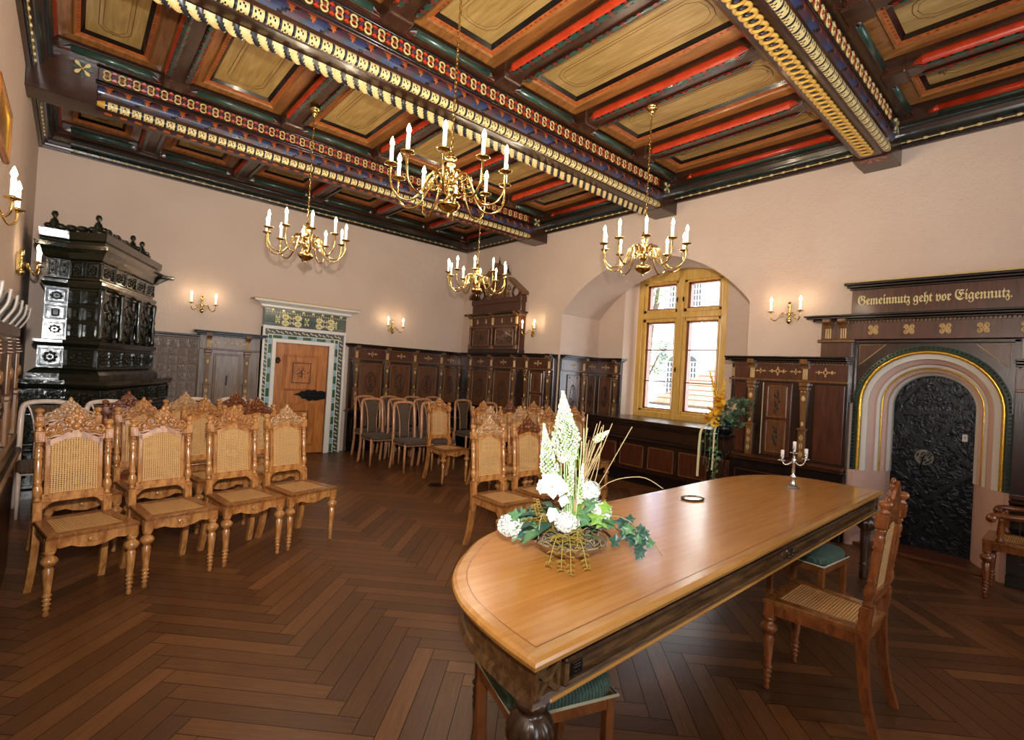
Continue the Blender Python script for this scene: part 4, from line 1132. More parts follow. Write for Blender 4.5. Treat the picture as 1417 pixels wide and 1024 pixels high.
# picture frame on the left wall
t = thing('framed_picture', 'brown and gilt framed picture high on the left wall', 'picture', (XL, 4.35, 0), PI/2)
mb = MB()
for q in ((0, .78, 2.83, 2.87), (0, .78, 3.15, 3.19), (0, .04, 2.83, 3.19), (.74, .78, 2.83, 3.19)): mb.box(q[0], -.035, q[2], q[1], 0, q[3], 'door_wood', .01)
for q in ((.04, .74, 2.87, 2.882), (.04, .74, 3.138, 3.15), (.04, .052, 2.87, 3.15), (.728, .74, 2.87, 3.15)): mb.box(q[0], -.028, q[2], q[1], 0, q[3], 'gold_leaf', .003)
obj('frame', mb, t)
mb = MB(); mb.box(.05, -.012, 2.88, .73, -.002, 3.14, 'ceil_brown'); obj('canvas', mb, t)
# ---------------------------------------------------------------- tiled stove
t = thing('tiled_stove', 'towering black-green glazed tile stove with cornices and ball-topped figures', 'stove', (0, 0, 0))
YW = YB-.05
UP = [(-.24, YW), (-.24, 7.32), (-.05, 7.325), (.20, 7.12), (.83, YW)]
LO = [(-.42, YW), (-.42, 7.04), (-.02, 7.05), (.28, 6.86), (1.06, YW)]
def offs(poly, d):
    out = []; n = len(poly)
    for i in range(n):
        if i == 0: out.append((max(poly[0][0]-d, XL+.005), poly[0][1])); continue
        if i == n-1:
            a, b = Vector(poly[-2]), Vector(poly[-1]); dr = (b-a).normalized(); nn = Vector((dr.y, -dr.x)); out.append((b.x+d/abs(nn.x), b.y)); continue
        a, b, c = Vector(poly[i-1]), Vector(poly[i]), Vector(poly[i+1])
        n1 = Vector(((b-a).y, -(b-a).x)).normalized(); n2 = Vector(((c-b).y, -(c-b).x)).normalized()
        # outward = away from centroid
        cen = sum((Vector(p) for p in poly), Vector((0, 0)))/n
        if (b-cen).dot(n1) < 0: n1 = -n1
        if (b-cen).dot(n2) < 0: n2 = -n2
        m_ = (n1+n2).normalized(); q = b+m_*(d/max(.4, m_.dot(n1))); out.append((max(q.x, XL+.005), q.y))
    return out
def level(mb, poly, spec, key='glaze'):
    rings = [[(x, y, z) for x, y in offs(poly, d)] for d, z in spec]; mb.loft(rings, key, True, True)
def facets(mb, poly, d, z0, z1, counts, rel=True, rosette=True):
    P_ = offs(poly, d)
    for fi, cnt in enumerate(counts):
        if not cnt: continue
        a, b = Vector(P_[fi]), Vector(P_[fi+1]); dr = (b-a); L_ = dr.length; dr.normalize(); nn = Vector((dr.y, -dr.x))
        M_ = Matrix(((dr.x, -nn.x, 0, a.x), (dr.y, -nn.y, 0, a.y), (0, 0, 1, 0), (0, 0, 0, 1)))
        mb.X = M_
        for k in range(cnt):
            u0, u1 = L_*k/cnt+.012, L_*(k+1)/cnt-.012
            g = .016
            for q in ((u0, u1, z0+.01, z0+.01+g), (u0, u1, z1-.01-g, z1-.01), (u0, u0+g, z0+.01, z1-.01), (u1-g, u1, z0+.01, z1-.01)): mb.box(q[0], -.022, q[2], q[1], .01, q[3], 'glaze', .006)
            cx, cz = (u0+u1)/2, (z0+z1)/2; hw, hh = (u1-u0)/2-g, (z1-z0)/2-g-.01
            if rosette:
                for q in range(9):
                    an = 2*PI*q/8
                    rr = 0 if q == 8 else .58
                    mb.ball((cx+rr*hw*math.cos(an), -.006, cz+rr*hh*math.sin(an)), (hw*.26, .016, hh*.24), 'glaze_relief', 7, 4)
            else:
                mb.box(cx-hw*.5, -.03, cz-hh*.7, cx+hw*.5, .0, cz+hh*.7, 'glaze_relief', .014)
        mb.X = None
mb = MB(); level(mb, LO, [(.04, 0), (.04, .08), (0, .10), (0, .86), (.02, .88), (.02, .90), (-.0, .92), (0, 1.12), (.03, 1.14), (.05, 1.17), (.05, 1.21), (-.02, 1.215)]); obj('base', mb, t)
mb = MB(); facets(mb, LO, 0, .92, 1.13, (0, 2, 1, 5)); facets(mb, LO, 0, .52, .86, (0, 2, 1, 5)); facets(mb, LO, 0, .12, .50, (0, 2, 1, 5)); obj('base_relief_tiles', mb, t)
mb = MB(); level(mb, UP, [(.10, 1.21), (.10, 1.27), (.07, 1.30), (.03, 1.33), (.03, 1.56), (.05, 1.57), (.07, 1.60), (.07, 1.63), (.0, 1.64), (0, 2.20), (.02, 2.21), (.04, 2.25), (.04, 2.28), (.0, 2.30), (0, 2.50), (.03, 2.52), (.06, 2.58), (.10, 2.62), (.11, 2.66), (.05, 2.68), (.05, 2.70), (.07, 2.72), (.08, 2.80), (.05, 2.81), (-.10, 2.84)]); obj('body', mb, t)
mb = MB(); facets(mb, UP, .03, 1.34, 1.55, (0, 1, 1, 5)); obj('medallion_tiles', mb, t)
mb = MB()
for z0, z1, r_ in ((1.66, 1.83, True), (1.84, 2.01, False), (2.02, 2.19, True)): facets(mb, UP, 0, z0, z1, (0, 1, 2, 0), rosette=r_)
facets(mb, UP, 0, 1.66, 2.19, (0, 0, 0, 3)); obj('tall_relief_tiles', mb, t)
mb = MB(); facets(mb, UP, 0, 2.31, 2.50, (0, 2, 2, 5)); obj('frieze_tiles', mb, t)
P_ = offs(UP, .05)
for k in range(7):
    a, b = P_[3], P_[4]; q = k/6
    if k in (0, 2, 4, 6) :
        x, y = a[0]+(b[0]-a[0])*q*.93+.0, a[1]+(b[1]-a[1])*q*.93
        mb = MB(); mb.lathe([(.03, 1.64), (.035, 1.68), (.022, 1.72), (.034, 1.84), (.02, 1.92), (.03, 1.96), (.018, 2.0), (.028, 2.1), (.035, 2.18), (.03, 2.21)], 'glaze', (x, y, 0), 10); obj('column', mb, t)
for x, y, z in ((-.20, 7.36, 2.80), (.16, 7.16, 2.80), (.52, 7.98, 2.80), (.64, 8.3, 2.80)):
    mb = MB(); mb.lathe([(.045, 0), (.06, .02), (.035, .05), (.045, .08), (.03, .12), (.012, .14), (.03, .17), (.031, .185), (.02, .21), (.0, .216)], 'glaze', (x, y, z), 10)
    mb.ball((x+.05, y, z+.06), (.04, .03, .03), 'glaze', 8, 5); mb.ball((x-.05, y, z+.05), (.035, .03, .03), 'glaze', 8, 5); obj('figurine', mb, t)
mb = MB()
for k in range(12):
    q = k/11; x, y = .20+(.72-.20)*q, 7.2+(8.6-7.2)*q; mb.ball((x, y, 2.86), (.05, .05, .035+.02*(k % 2)), 'glaze_relief', 8, 5)
for k in range(4): mb.ball((-.15+k*.09, 7.36-k*.05, 2.85), (.06, .05, .035), 'glaze_relief', 8, 5)
obj('crest', mb, t)
mb = MB(); mb.box(.86, 8.62, 2.60, 1.06, YB, 2.65, 'glaze', .01); mb.prism([(.80, 2.5), (.86, 2.5), (1.0, 2.6), (.80, 2.62)], 8.64, YB, 'glaze', 'y'); obj('cornice_return', mb, t)
# ---------------------------------------------------------------- carved cane chairs
def shear(mb, i0, k=.10, z0=.46):
    for i in range(i0, len(mb.v)):
        x, y, z = mb.v[i]
        if z > z0: mb.v[i] = (x, y+(z-z0)*k, z)
def crest_mesh(mb, w, y=.205, tone=None):
    z0 = .985
    # pierced backing rail with a pyramid silhouette
    sil = [(-.155, z0), (-.15, z0+.03), (-.115, z0+.045), (-.10, z0+.075), (-.065, z0+.085), (-.05, z0+.125), (-.022, z0+.14), (0, z0+.165), (.022, z0+.14), (.05, z0+.125), (.065, z0+.085), (.10, z0+.075), (.115, z0+.045), (.15, z0+.03), (.155, z0)]
    lowr = [(.155*math.cos(PI*k/8), z0-.03+.028*math.sin(PI*k/8)) for k in range(9)]
    mb.prism(sil[1:-1]+lowr, y-.006, y+.008, w, 'y')
    for s in (-1, 1):
        mb.tube([(s*p[0], p[1], p[2]) for p in spiral(.118, z0+.032, .034, .008, R(-60), 1.3, 14, y-.012)], lambda t: .0105*(1-.5*t), w, 6)
        mb.tube([(s*p[0], p[1], p[2]) for p in spiral(.066, z0+.062, .034, .008, R(-80), 1.3, 14, y-.014)], lambda t: .0105*(1-.5*t), w, 6)
        mb.tube([(s*p[0], p[1], p[2]) for p in spiral(.028, z0+.108, .024, .007, R(-90), 1.1, 12, y-.014)], lambda t: .009*(1-.5*t), w, 6)
        mb.tube([(s*x_, y-.010, z0+z_) for x_, z_ in ((.165, .0), (.15, .02), (.13, .0), (.10, .015), (.07, .01), (.04, .03), (.02, .02))], .010, w, 6)
        for (x_, z_, a_, b_) in ((.145, .022, .02, .012), (.092, .052, .018, .014), (.052, .098, .016, .014), (.035, .06, .012, .02), (.085, .02, .02, .010), (.018, .135, .010, .016)):
            mb.ball((s*x_, y-.016, z0+z_), (a_, .013, b_), w, 7, 5)
    mb.ball((0, y-.018, z0+.055), (.024, .018, .028), w, 9, 6); mb.ball((0, y-.018, z0+.155), (.016, .013, .024), w, 8, 5); mb.ball((0, y-.02, z0+.10), (.014, .014, .018), w, 8, 5)
def cane_chair(label, w='honey_wood', group=None, arms=False, fade=None):
    root = thing('cane_chair', label, 'chair', (0, 0, 0), 0, group)
    # seat frame with cane
    mb = MB()
    fo = [(-.225, -.235), (.225, -.235), (.195, .215), (-.195, .215)]; fi = [(-.165, -.175), (.165, -.175), (.14, .155), (-.14, .155)]
    for (z0, z1, o, i_) in ((.445, .468, 1.0, 1.0),):
        vs = [(x, y, z1-.006) for x, y in fo]+[(x*.975, y*.975, z1) for x, y in fo]+[(x, y, z1) for x, y in fi]+[(x, y, z0) for x, y in fi]+[(x, y, z0) for x, y in fo]
        fs = []
        for r_ in range(4):
            for k in range(4): fs.append((r_*4+k, r_*4+(k+1) % 4, (r_+1)*4+(k+1) % 4, (r_+1)*4+k))
        for k in range(4): fs.append((16+k, 16+(k+1) % 4, (k+1) % 4, k))
        mb.add(vs, fs, 'seat_wood')
    obj('seat_frame', mb, root)
    mb = MB(); mb.add([(x, y, .463) for x, y in fi], [(0, 1, 2, 3)], 'cane'); obj('seat_cane', mb, root, normals=False)
    # aprons
    mb = MB(); z1 = .446
    ap = [(-.19, z1), (.19, z1), (.19, .40), (.16, .385), (.11, .392), (.07, .375), (0, .362), (-.07, .375), (-.11, .392), (-.16, .385), (-.19, .40)]
    mb.prism(ap, -.222, -.198, w, 'y'); mb.ball((0, -.224, .41), (.035, .008, .022), w, 10, 5)
    for k in range(6): mb.ball((.022*math.cos(k*PI/3), -.228, .41+.014*math.sin(k*PI/3)), (.009, .006, .007), w, 6, 4)
    for s in (-1, 1):
        vs = [(s*.212, -.2, z) for z in (.385, z1)]+[(s*.188, .19, z) for z in (.385, z1)]
        mb.add([(s*.212, -.2, .39), (s*.212, -.2, z1), (s*.19, .19, z1), (s*.19, .19, .39), (s*.192, -.2, .39), (s*.192, -.2, z1), (s*.17, .19, z1), (s*.17, .19, .39)], [(0, 1, 2, 3), (4, 5, 6, 7), (0, 3, 7, 4), (1, 2, 6, 5)], w)
    mb.box(-.17, .185, .39, .17, .205, z1, w, .003); obj('apron', mb, root)
    # front legs
    for s in (-1, 1):
        mb = MB(); o = (s*.2, -.205, 0)
        mb.box(o[0]-.026, o[1]-.026, .375, o[0]+.026, o[1]+.026, .446, w, .004)
        mb.lathe([(.012, 0), (.017, .012), (.012, .03), (.012, .038), (.020, .046), (.012, .055), (.013, .063), (.024, .072), (.014, .082), (.014, .088), (.025, .097), (.015, .107), (.015, .113), (.026, .122), (.017, .133), (.019, .14), (.028, .272), (.020, .280), (.020, .286), (.027, .295), (.038, .310), (.042, .323), (.034, .338), (.020, .350), (.020, .355), (.027, .364), (.027, .376)], w, o, 16, (.139, .277, .14)); obj('leg', mb, root)
    # rear sabre legs
    for s in (-1, 1):
        mb = MB(); pts = curve([(s*.178, .19, .47), (s*.178, .195, .36), (s*.180, .205, .25), (s*.184, .225, .12), (s*.188, .262, 0)], 4)
        vs = []; n = len(pts)
        for i, p in enumerate(pts):
            t = i/(n-1); hw, hd = .019, .024-.006*t
            vs += [(p.x-hw, p.y-hd, p.z), (p.x+hw, p.y-hd, p.z), (p.x+hw, p.y+hd, p.z), (p.x-hw, p.y+hd, p.z)]
        fs = [(0, 1, 2, 3), (4*n-1, 4*n-2, 4*n-3, 4*n-4)]+[(i*4+k, i*4+(k+1) % 4, (i+1)*4+(k+1) % 4, (i+1)*4+k) for i in range(n-1) for k in range(4)]
        mb.add(vs, fs, w); obj('leg', mb, root)
    # back posts
    for s in (-1, 1):
        mb = MB(); o = (s*.178, .195, 0); b = .0235
        mb.box(o[0]-b, o[1]-b, .455, o[0]+b, o[1]+b, .575, w, .004)
        mb.box(o[0]-.014, o[1]-b-.004, .515, o[0]+.014, o[1]-b+.002, .565, w, .002)
        mb.lathe([(.016, .575), (.023, .585), (.014, .597), (.017, .605), (.026, .635), (.024, .66), (.014, .685), (.022, .695), (.016, .705), (.018, .715), (.0215, .83), (.016, .842), (.024, .853), (.018, .864), (.023, .885), (.020, .91), (.014, .922), (.022, .932), (.016, .945)], w, o, 12, (.71, .835, .12))
        mb.box(o[0]-b-.001, o[1]-b-.001, .945, o[0]+b+.001, o[1]+b+.001, 1.015, w, .005)
        mb.box(o[0]-.013, o[1]-b-.005, .955, o[0]+.013, o[1]-b, 1.005, w, .003)
        mb.lathe([(.02, 1.015), (.024, 1.022), (.013, 1.032), (.018, 1.042), (.028, 1.052), (.027, 1.066), (.014, 1.076), (.0, 1.078)], w, o, 12)
        shear(mb, 0); obj('back_post', mb, root)
    # back frame
    mb = MB(); y0, y1 = .185, .207
    for s in (-1, 1): mb.box(s*.148, y0, .60, s*.122, y1, .965, w, .004)
    mb.box(-.158, y0, .585, .158, y1, .62, w, .004)
    n = 10; top = []
    for k in range(n+1):
        x = -.15+.30*k/n; top.append((x, .945+.048*math.sin(PI*k/n)))
    bot = [(x*.85, z-.028) for x, z in top]
    mb.prism(top+bot[::-1], y0, y1, w, 'y')
    mb.box(-.160, y0-.002, .565, .160, y1, .587, w, .004)
    for s in (-1, 1): mb.prism([(s*.16, .565), (s*.16, .525), (s*.14, .535), (s*.125, .555), (s*.10, .565)], y0, y1, w, 'y')
    for s in (-1, 1): mb.box(s*.16, y0, .945, s*.14, y1, .985, w, .004)
    shear(mb, 0); obj('back_frame', mb, root)
    mb = MB(); pts = [(-.125, .62), (.125, .62)]+[(x*.84, z-.027) for x, z in top[::-1]]
    mb.add([(x, .192, z) for x, z in pts], [tuple(range(len(pts)))], 'cane'); shear(mb, 0); obj('back_cane', mb, root, normals=False)
    mb = MB(); crest_mesh(mb, fade or w, .196); shear(mb, 0); obj('crest', mb, root)
    if arms:
        for s in (-1, 1):
            mb = MB(); mb.tube(curve([(s*.19, .235, .69), (s*.235, .10, .69), (s*.245, -.06, .675), (s*.24, -.15, .67), (s*.24, -.19, .655)], 5), .019, w, 8, flat=1.3)
            mb.tube([(s*.24-.03, -.185, .645), (s*.24+.03, -.185, .645)], .032, w, 12)
            mb.lathe([(.026, .468), (.03, .48), (.016, .50), (.024, .53), (.018, .60), (.014, .635), (.02, .655)], w, (s*.235, -.13, 0), 12); obj('arm', mb, root)
    return root
# left block, row 1 .. 3 (positions are the chairs' floor centres)
def at_legs(cx, cy, ang, dback=.205):      # from mid-point of the front feet
    return (cx-math.sin(ang)*dback, cy+math.cos(ang)*dback, 0)
GL = 'carved cane chairs in the rows on the left'
ch_h = cane_chair('carved cane chair, leftmost of the front row on the left', 'honey_wood', GL)
ch_d = cane_chair('x', 'honey_wood', GL, fade='honey_dark'); ch_dd = cane_chair('x', 'honey_dark', GL); ch_p = cane_chair('x', 'honey_wood', GL, fade='honey_pale')
used = set()
def place(proto, loc, rz, label, group):
    if proto.name not in used:
        used.add(proto.name); proto.location = loc; proto.rotation_euler = (0, 0, rz); proto['label'] = label; proto['group'] = group; return proto
    return dup(proto, loc, rz, label, group)
for cx, cy, an, lab, pr in ((.16, 3.94, R(14), 'carved cane chair, leftmost of the front row on the left', ch_h), (.635, 4.085, R(12), 'carved cane chair in the left block front row, second from the left', ch_h),
        (1.125, 4.19, R(11), 'carved cane chair in the left block front row, third from the left', ch_h), (1.605, 4.30, R(15), 'carved cane chair with pale crest, at the right end of the left front row', ch_p)):
    place(pr, at_legs(cx, cy, an), an, lab, GL)
for x, y, an, lab, pr in ((.08, 5.05, R(14), 'cane chair with pale crest in the second row, behind the leftmost front chair', ch_p), (.555, 5.17, R(13), 'cane chair in the second left row, second from the left', ch_h),
        (1.045, 5.29, R(13), 'cane chair in the second left row, third from the left', ch_h), (1.55, 5.43, R(15), 'cane chair in the second left row, at its right end', ch_d),
        (.50, 5.93, R(12), 'dark brown crested cane chair in the third left row, in front of the stove', ch_dd), (1.0, 6.07, R(14), 'cane chair with pale crest in the third left row, middle', ch_p), (1.52, 6.24, R(14), 'dark crested cane chair in the third left row, nearest the tiled door', ch_d)):
    place(pr, (x, y, 0), an, lab, GL)
GR = 'carved cane chairs in the rows by the window'
for x, y, an, lab, pr in ((2.93, 3.36, R(1), 'cane chair with pale crest, nearest chair behind the table, left of the flowers', ch_p), (3.42, 3.36, R(0), 'cane chair right beside the nearest one behind the table', ch_d),
        (3.92, 3.38, 0, 'cane chair of the near row hidden behind the flower arrangement', ch_h),
        (3.78, 4.40, R(1), 'cane chair in the middle right row, its pale crest behind the nearest chair', ch_p), (4.27, 4.42, 0, 'cane chair in the middle right row, second from the left', ch_p), (4.76, 4.40, R(-1), 'cane chair in the middle right row, behind the tall flower spike', ch_h), (5.26, 4.40, R(-3), 'cane chair at the right end of the middle row, seat beside the window bench', ch_h),
        (4.06, 5.92, R(2), 'cane chair at the aisle, standing next to the brown fabric chairs', ch_h), (4.38, 5.30, R(2), 'cane chair in the far row, leftmost of its three', ch_h), (4.87, 5.30, 0, 'cane chair in the far row, middle of its three', ch_d), (5.36, 5.32, R(-2), 'cane chair in the far row, rightmost of its three', ch_h)):
    place(pr, (x, y, 0), an, lab, GR)
ch_r = cane_chair('reddish carved cane chair drawn up to the straight side of the table', 'red_chair_wood'); ch_r.location = (2.995, .84, 0); ch_r.rotation_euler = (0, 0, PI+R(1))
ch_a = cane_chair('carved cane armchair at the right edge, next to the stone portal', 'honey_dark', arms=True); ch_a.location = (5.73, .27, 0); ch_a.rotation_euler = (0, 0, PI)
# ---------------------------------------------------------------- upholstered chairs
def fabric_chair(w, label, group):
    root = thing('upholstered_chair', label, 'chair', (0, 0, 0), 0, group)
    for s in (-1, 1):
        mb = MB(); mb.lathe([(.013, 0), (.017, .2), (.019, .42)], w, (s*.195, -.195, 0), 10); obj('leg', mb, root)
    pts = [(.19, .255, 0), (.185, .215, .25), (.185, .205, .44), (.183, .215, .62), (.18, .238, .82), (.174, .254, .93), (.155, .262, .985), (.11, .266, 1.005), (.05, .267, 1.012), (0, .267, 1.014)]
    full = curve(pts+[(-x, y, z) for x, y, z in pts[-2::-1]], 4)
    mb = MB(); mb.tube(full, .019, w, 8, flat=1.25); obj('back_frame', mb, root)
    for s in (-1, 1):
        mb = MB(); mb.tube(curve([(s*.075, .205, .47), (s*.075, .222, .65), (s*.088, .243, .82), (s*.118, .258, .94), (s*.14, .263, .985)], 4), .010, w, 8); obj('back_slat', mb, root)
    mb = MB(); cols = [(.072, .207, .49), (.074, .224, .65), (.085, .243, .82), (.112, .258, .94), (.128, .262, .975)]
    vs = [(-a, y-.01, z) for a, y, z in cols]+[(a, y-.01, z) for a, y, z in cols]+[(-a, y+.01, z) for a, y, z in cols]+[(a, y+.01, z) for a, y, z in cols]
    n = 5; fs = [(i, i+1, n+i+1, n+i) for i in range(n-1)]+[(2*n+i, 2*n+i+1, 3*n+i+1, 3*n+i) for i in range(n-1)]
    mb.add(vs, fs, 'brown_weave', True); obj('back_pad', mb, root)
    mb = MB(); mb.box(-.19, -.2, .385, .19, .2, .42, w, .004); obj('seat_rail', mb, root)
    mb = MB(); rings = []
    for ins, z in ((.01, .405), (0, .415), (0, .445), (.015, .462), (.05, .472), (.12, .478)):
        ring = []
        for (cx, cy, a0) in ((.17, -.18, -90), (.155, .165, 0), (-.155, .165, 90), (-.17, -.18, 180)):
            for k in range(4):
                a = R(a0+30*k); r_ = .045-ins*.3; ring.append((cx*(1-ins*2.5)+r_*math.cos(a), cy*(1-ins*2.5)+r_*math.sin(a), z))
        rings.append(ring)
    mb.loft(rings, 'brown_weave', True, True, True); obj('seat_cushion', mb, root)
    return root
GF = 'upholstered chairs between tiled door and corner'
fc = fabric_chair('beech', 'x', GF); fw = fabric_chair('beech_lit', 'x', 'pale upholstered chairs')
FR = [(3.95, 6.75, 'brown checked upholstered chair nearest the aisle, front of the fabric group'), (4.42, 6.72, 'brown upholstered chair in the front fabric row, partly behind a cane chair'),
      (3.74, 7.42, 'brown upholstered chair in the middle fabric row, leftmost, beside the open floor'), (4.23, 7.45, 'brown upholstered chair in the middle fabric row, directly behind the aisle chair'), (4.71, 7.45, 'brown upholstered chair in the middle fabric row, third from the left'),
      (3.90, 8.02, 'brown upholstered chair in the back fabric row, closest to the tiled door'), (4.37, 8.04, 'brown upholstered chair in the back fabric row, second from the left'), (4.83, 8.04, 'brown upholstered chair in the back fabric row, third from the left'), (5.29, 8.02, 'brown upholstered chair in the back fabric row, fourth from the left'), (5.50, 7.34, 'brown upholstered chair behind the aisle cane chair, fifth along'), (5.62, 6.72, 'brown upholstered chair nearest the corner cabinet')]
for x, y, lab in FR: place(fc, (x, y, 0), R(rnd.uniform(-3, 3)), lab, GF)
for x, y, an, lab in ((-.12, 6.55, R(6), 'chair with frame coloured pale as if lit, at far left, standing in front of the stove'), (.36, 6.62, R(8), 'chair with frame coloured pale as if lit, second from the left wall, before the stove'), (1.24, 7.10, R(14), 'chair with frame coloured pale as if lit, below the left double wall light'), (1.70, 7.24, R(16), 'chair with frame coloured pale as if lit, just left of the tiled door')):
    place(fw, (x, y-.12, 0), an, lab, 'pale upholstered chairs')
# ---------------------------------------------------------------- conference table
t = thing('conference_table', 'long half-oval oak conference table with honey top and dark carved frame', 'table', (0, 0, 0))
curvep = [(1.02, .99), (1.03, 1.20), (1.07, 1.42), (1.15, 1.59), (1.25, 1.71), (1.37, 1.81), (1.54, 1.925), (1.76, 2.0), (2.1, 2.05), (2.7, 2.075), (3.4, 2.09), (4.1, 2.11), (4.5, 2.10), (4.8, 2.05), (5.02, 1.95), (5.16, 1.83), (5.23, 1.66), (5.25, 1.44), (5.235, 1.10)]
TP = [(p.x, p.y) for p in curve([(x, y, 0) for x, y in curvep], 5)]
TP = [p for i, p in enumerate(TP) if i in (0, len(TP)-1) or (math.hypot(p[0]-TP[0][0], p[1]-TP[0][1]) > .1 and math.hypot(p[0]-TP[-1][0], p[1]-TP[-1][1]) > .1)]
def inset(poly, d):
    out = []; n = len(poly)
    for i in range(n):
        a, b, c = Vector(poly[i-1]), Vector(poly[i]), Vector(poly[(i+1) % n])
        n1 = Vector(((b-a).y, -(b-a).x)).normalized(); n2 = Vector(((c-b).y, -(c-b).x)).normalized()
        m_ = (n1+n2).normalized(); k = d/max(.5, m_.dot(n1)); out.append((b.x+m_.x*k, b.y+m_.y*k))
    return out
cen = Vector((3.1, 1.5))
sgn = 1 if (Vector(inset(TP, .1)[10])-cen).length < (Vector(TP[10])-cen).length else -1
def ring(d, z): return [(x, y, z) for x, y in inset(TP, sgn*d)]
mb = MB(); mb.loft([ring(.0565, .7458), ring(.0590, .7458)], 'table_groove')
top_ = ring(.056, .7454); mb.add(top_, [tuple(range(len(top_)))], 'table_top')
mb.loft([ring(.058, .745), ring(.018, .745), ring(.004, .739), ring(0, .730), ring(.001, .724), ring(.010, .716), ring(.012, .708), ring(.03, .704)], 'table_edge')
und = ring(.03, .704); mb.add(und, [tuple(range(len(und)))], 'table_dark'); obj('tabletop', mb, t)
mb = MB(); mb.loft([ring(.045, .705), ring(.035, .70), ring(.035, .688), ring(.055, .683), ring(.055, .60), ring(.045, .597), ring(.04, .585), ring(.035, .575), ring(.045, .566), ring(.06, .562), ring(.075, .565)], 'table_dark')
mb.X = Matrix.Rotation(math.atan2(.10, 4.26), 4, 'Z')
ya = 1.0
def apb(x0, x1, z0, z1, d, key='table_dark'): mb.box(x0, .979+.043-d, z0, x1, 1.05, z1, key, .004)
mb.X = Matrix.Translation((1.02, .99, 0)) @ Matrix.Rotation(math.atan2(.10, 4.26), 4, 'Z')
for q in ((.17, 4.03, .664, .684), (.17, 4.03, .596, .610), (.17, .19, .596, .684), (4.01, 4.03, .596, .684)): mb.box(q[0], .026, q[2], q[1], .07, q[3], 'table_leg' if q[2] > .65 else 'table_dark', .006)
mb.box(.11, .03, .568, 4.1, .07, .582, 'table_edge', .005)
mb.box(1.98, .034, .60, 2.16, .06, .685, 'table_dark', .004); mb.ball((2.07, .034, .645), (.045, .018, .038), 'table_leg', 10, 6)
for k in range(8): mb.ball((2.07+.034*math.cos(k*PI/4), .022, .645+.028*math.sin(k*PI/4)), (.011, .010, .009), 'table_leg', 6, 4)
# lattice at the corners
for x in (.055, 4.07):
    for a, b in (((x, .60), (x+.09, .68)), ((x+.09, .60), (x, .68))):
        dx, dz = b[0]-a[0], b[1]-a[1]; L_ = math.hypot(dx, dz); nx, nz = -dz/L_*.008, dx/L_*.008
        mb.prism([(a[0]+nx, a[1]+nz), (b[0]+nx, b[1]+nz), (b[0]-nx, b[1]-nz), (a[0]-nx, a[1]-nz)], .036, .056, 'table_dark', 'y')
    for q in ((x-.008, x+.006), (x+.088, x+.102)): mb.box(q[0], .036, .592, q[1], .056, .69, 'table_dark', .003)
mb.X = None; obj('apron', mb, t)
legp = [(.028, 0), (.034, .02), (.028, .04), (.036, .05), (.026, .065), (.036, .085), (.026, .10), (.040, .12), (.028, .135), (.030, .15), (.036, .36), (.030, .375), (.040, .39), (.030, .405), (.05, .42), (.074, .45), (.078, .475), (.066, .505), (.045, .525), (.034, .535), (.05, .545), (.052, .555), (.055, .57)]
for x, y in ((1.112, 1.085), (5.13, 1.19), (4.93, 1.86), (1.50, 1.80)):
    mb = MB(); mb.lathe(legp, 'table_leg', (x, y, 0), 72, (.155, .50, .13), 12); obj('leg', mb, t)
mb = MB(); mb.X = Matrix.Translation((1.02, .99, 0)) @ Matrix.Rotation(math.atan2(.10, 4.26), 4, 'Z')
mb.box(.205, .0325, .618, .255, .05, .658, 'black_metal'); mb.box(.203, .0335, .616, .257, .05, .660, 'silver')
for z, a, b in ((.650, .215, .245), (.642, .213, .247), (.628, .22, .228), (.628, .232, .24)): mb.box(a, .032, z-.0015, b, .034, z+.0015, 'silver')
mb.X = None; obj('name_plate', mb, t)
# oval ring, candelabra, flower bowl on the table
t = thing('oval_dish', 'small oval glass dish with dark rim lying on the table', 'dish', (3.34, 1.80, .7455), R(-6))
mb = MB(); rings = [[(a*math.cos(2*PI*k/24), b*math.sin(2*PI*k/24), z) for k in range(24)] for a, b, z in ((.08, .055, 0), (.094, .066, .003), (.098, .070, .010), (.090, .063, .012), (.085, .058, .004), (.06, .04, .003))]
mb.loft(rings[:4], 'inlay_dark', True, False, True); mb.loft(rings[3:], 'silver', False, True, True); obj('dish_body', mb, t)
t = thing('candelabra', 'silver three-armed candelabra with white candles on the table far end', 'candelabra', (4.53, 1.57, .7455), R(108))
mb = MB(); mb.box(-.05, -.05, 0, .05, .05, .010, 'silver', .006); mb.box(-.038, -.038, .01, .038, .038, .022, 'silver', .006)
mb.lathe([(.03, .022), (.02, .045), (.014, .07), (.024, .09), (.026, .10), (.012, .115), (.015, .13), (.010, .20), (.018, .215), (.012, .225), (.02, .24), (.008, .25), (.01, .285), (.03, .29), (.032, .294), (.01, .30), (.014, .32), (.017, .33)], 'silver', (0, 0, 0), 14); obj('stem', mb, t)
mb = MB(); mb.lathe([(.0135, .33), (.0135, .385), (.004, .388)], 'wax', (0, 0, 0), 12); obj('candle', mb, t)
for s in (-1, 1):
    mb = MB(); dz = 0 if s < 0 else -.03
    mb.tube(curve([(0, 0, .235), (s*.03, 0, .20), (s*.065, 0, .205+dz*.5), (s*.085, 0, .245+dz)], 5), .006, 'silver', 7)
    mb.lathe([(.006, .245), (.032, .25), (.034, .254), (.01, .258), (.014, .275), (.016, .285)], 'silver', (s*.085, 0, dz), 12); a_ = obj('arm', mb, t)
    mb = MB(); mb.lathe([(.0135, .285), (.0135, .335), (.004, .338)], 'wax', (s*.085, 0, dz), 12); obj('candle', mb, a_)
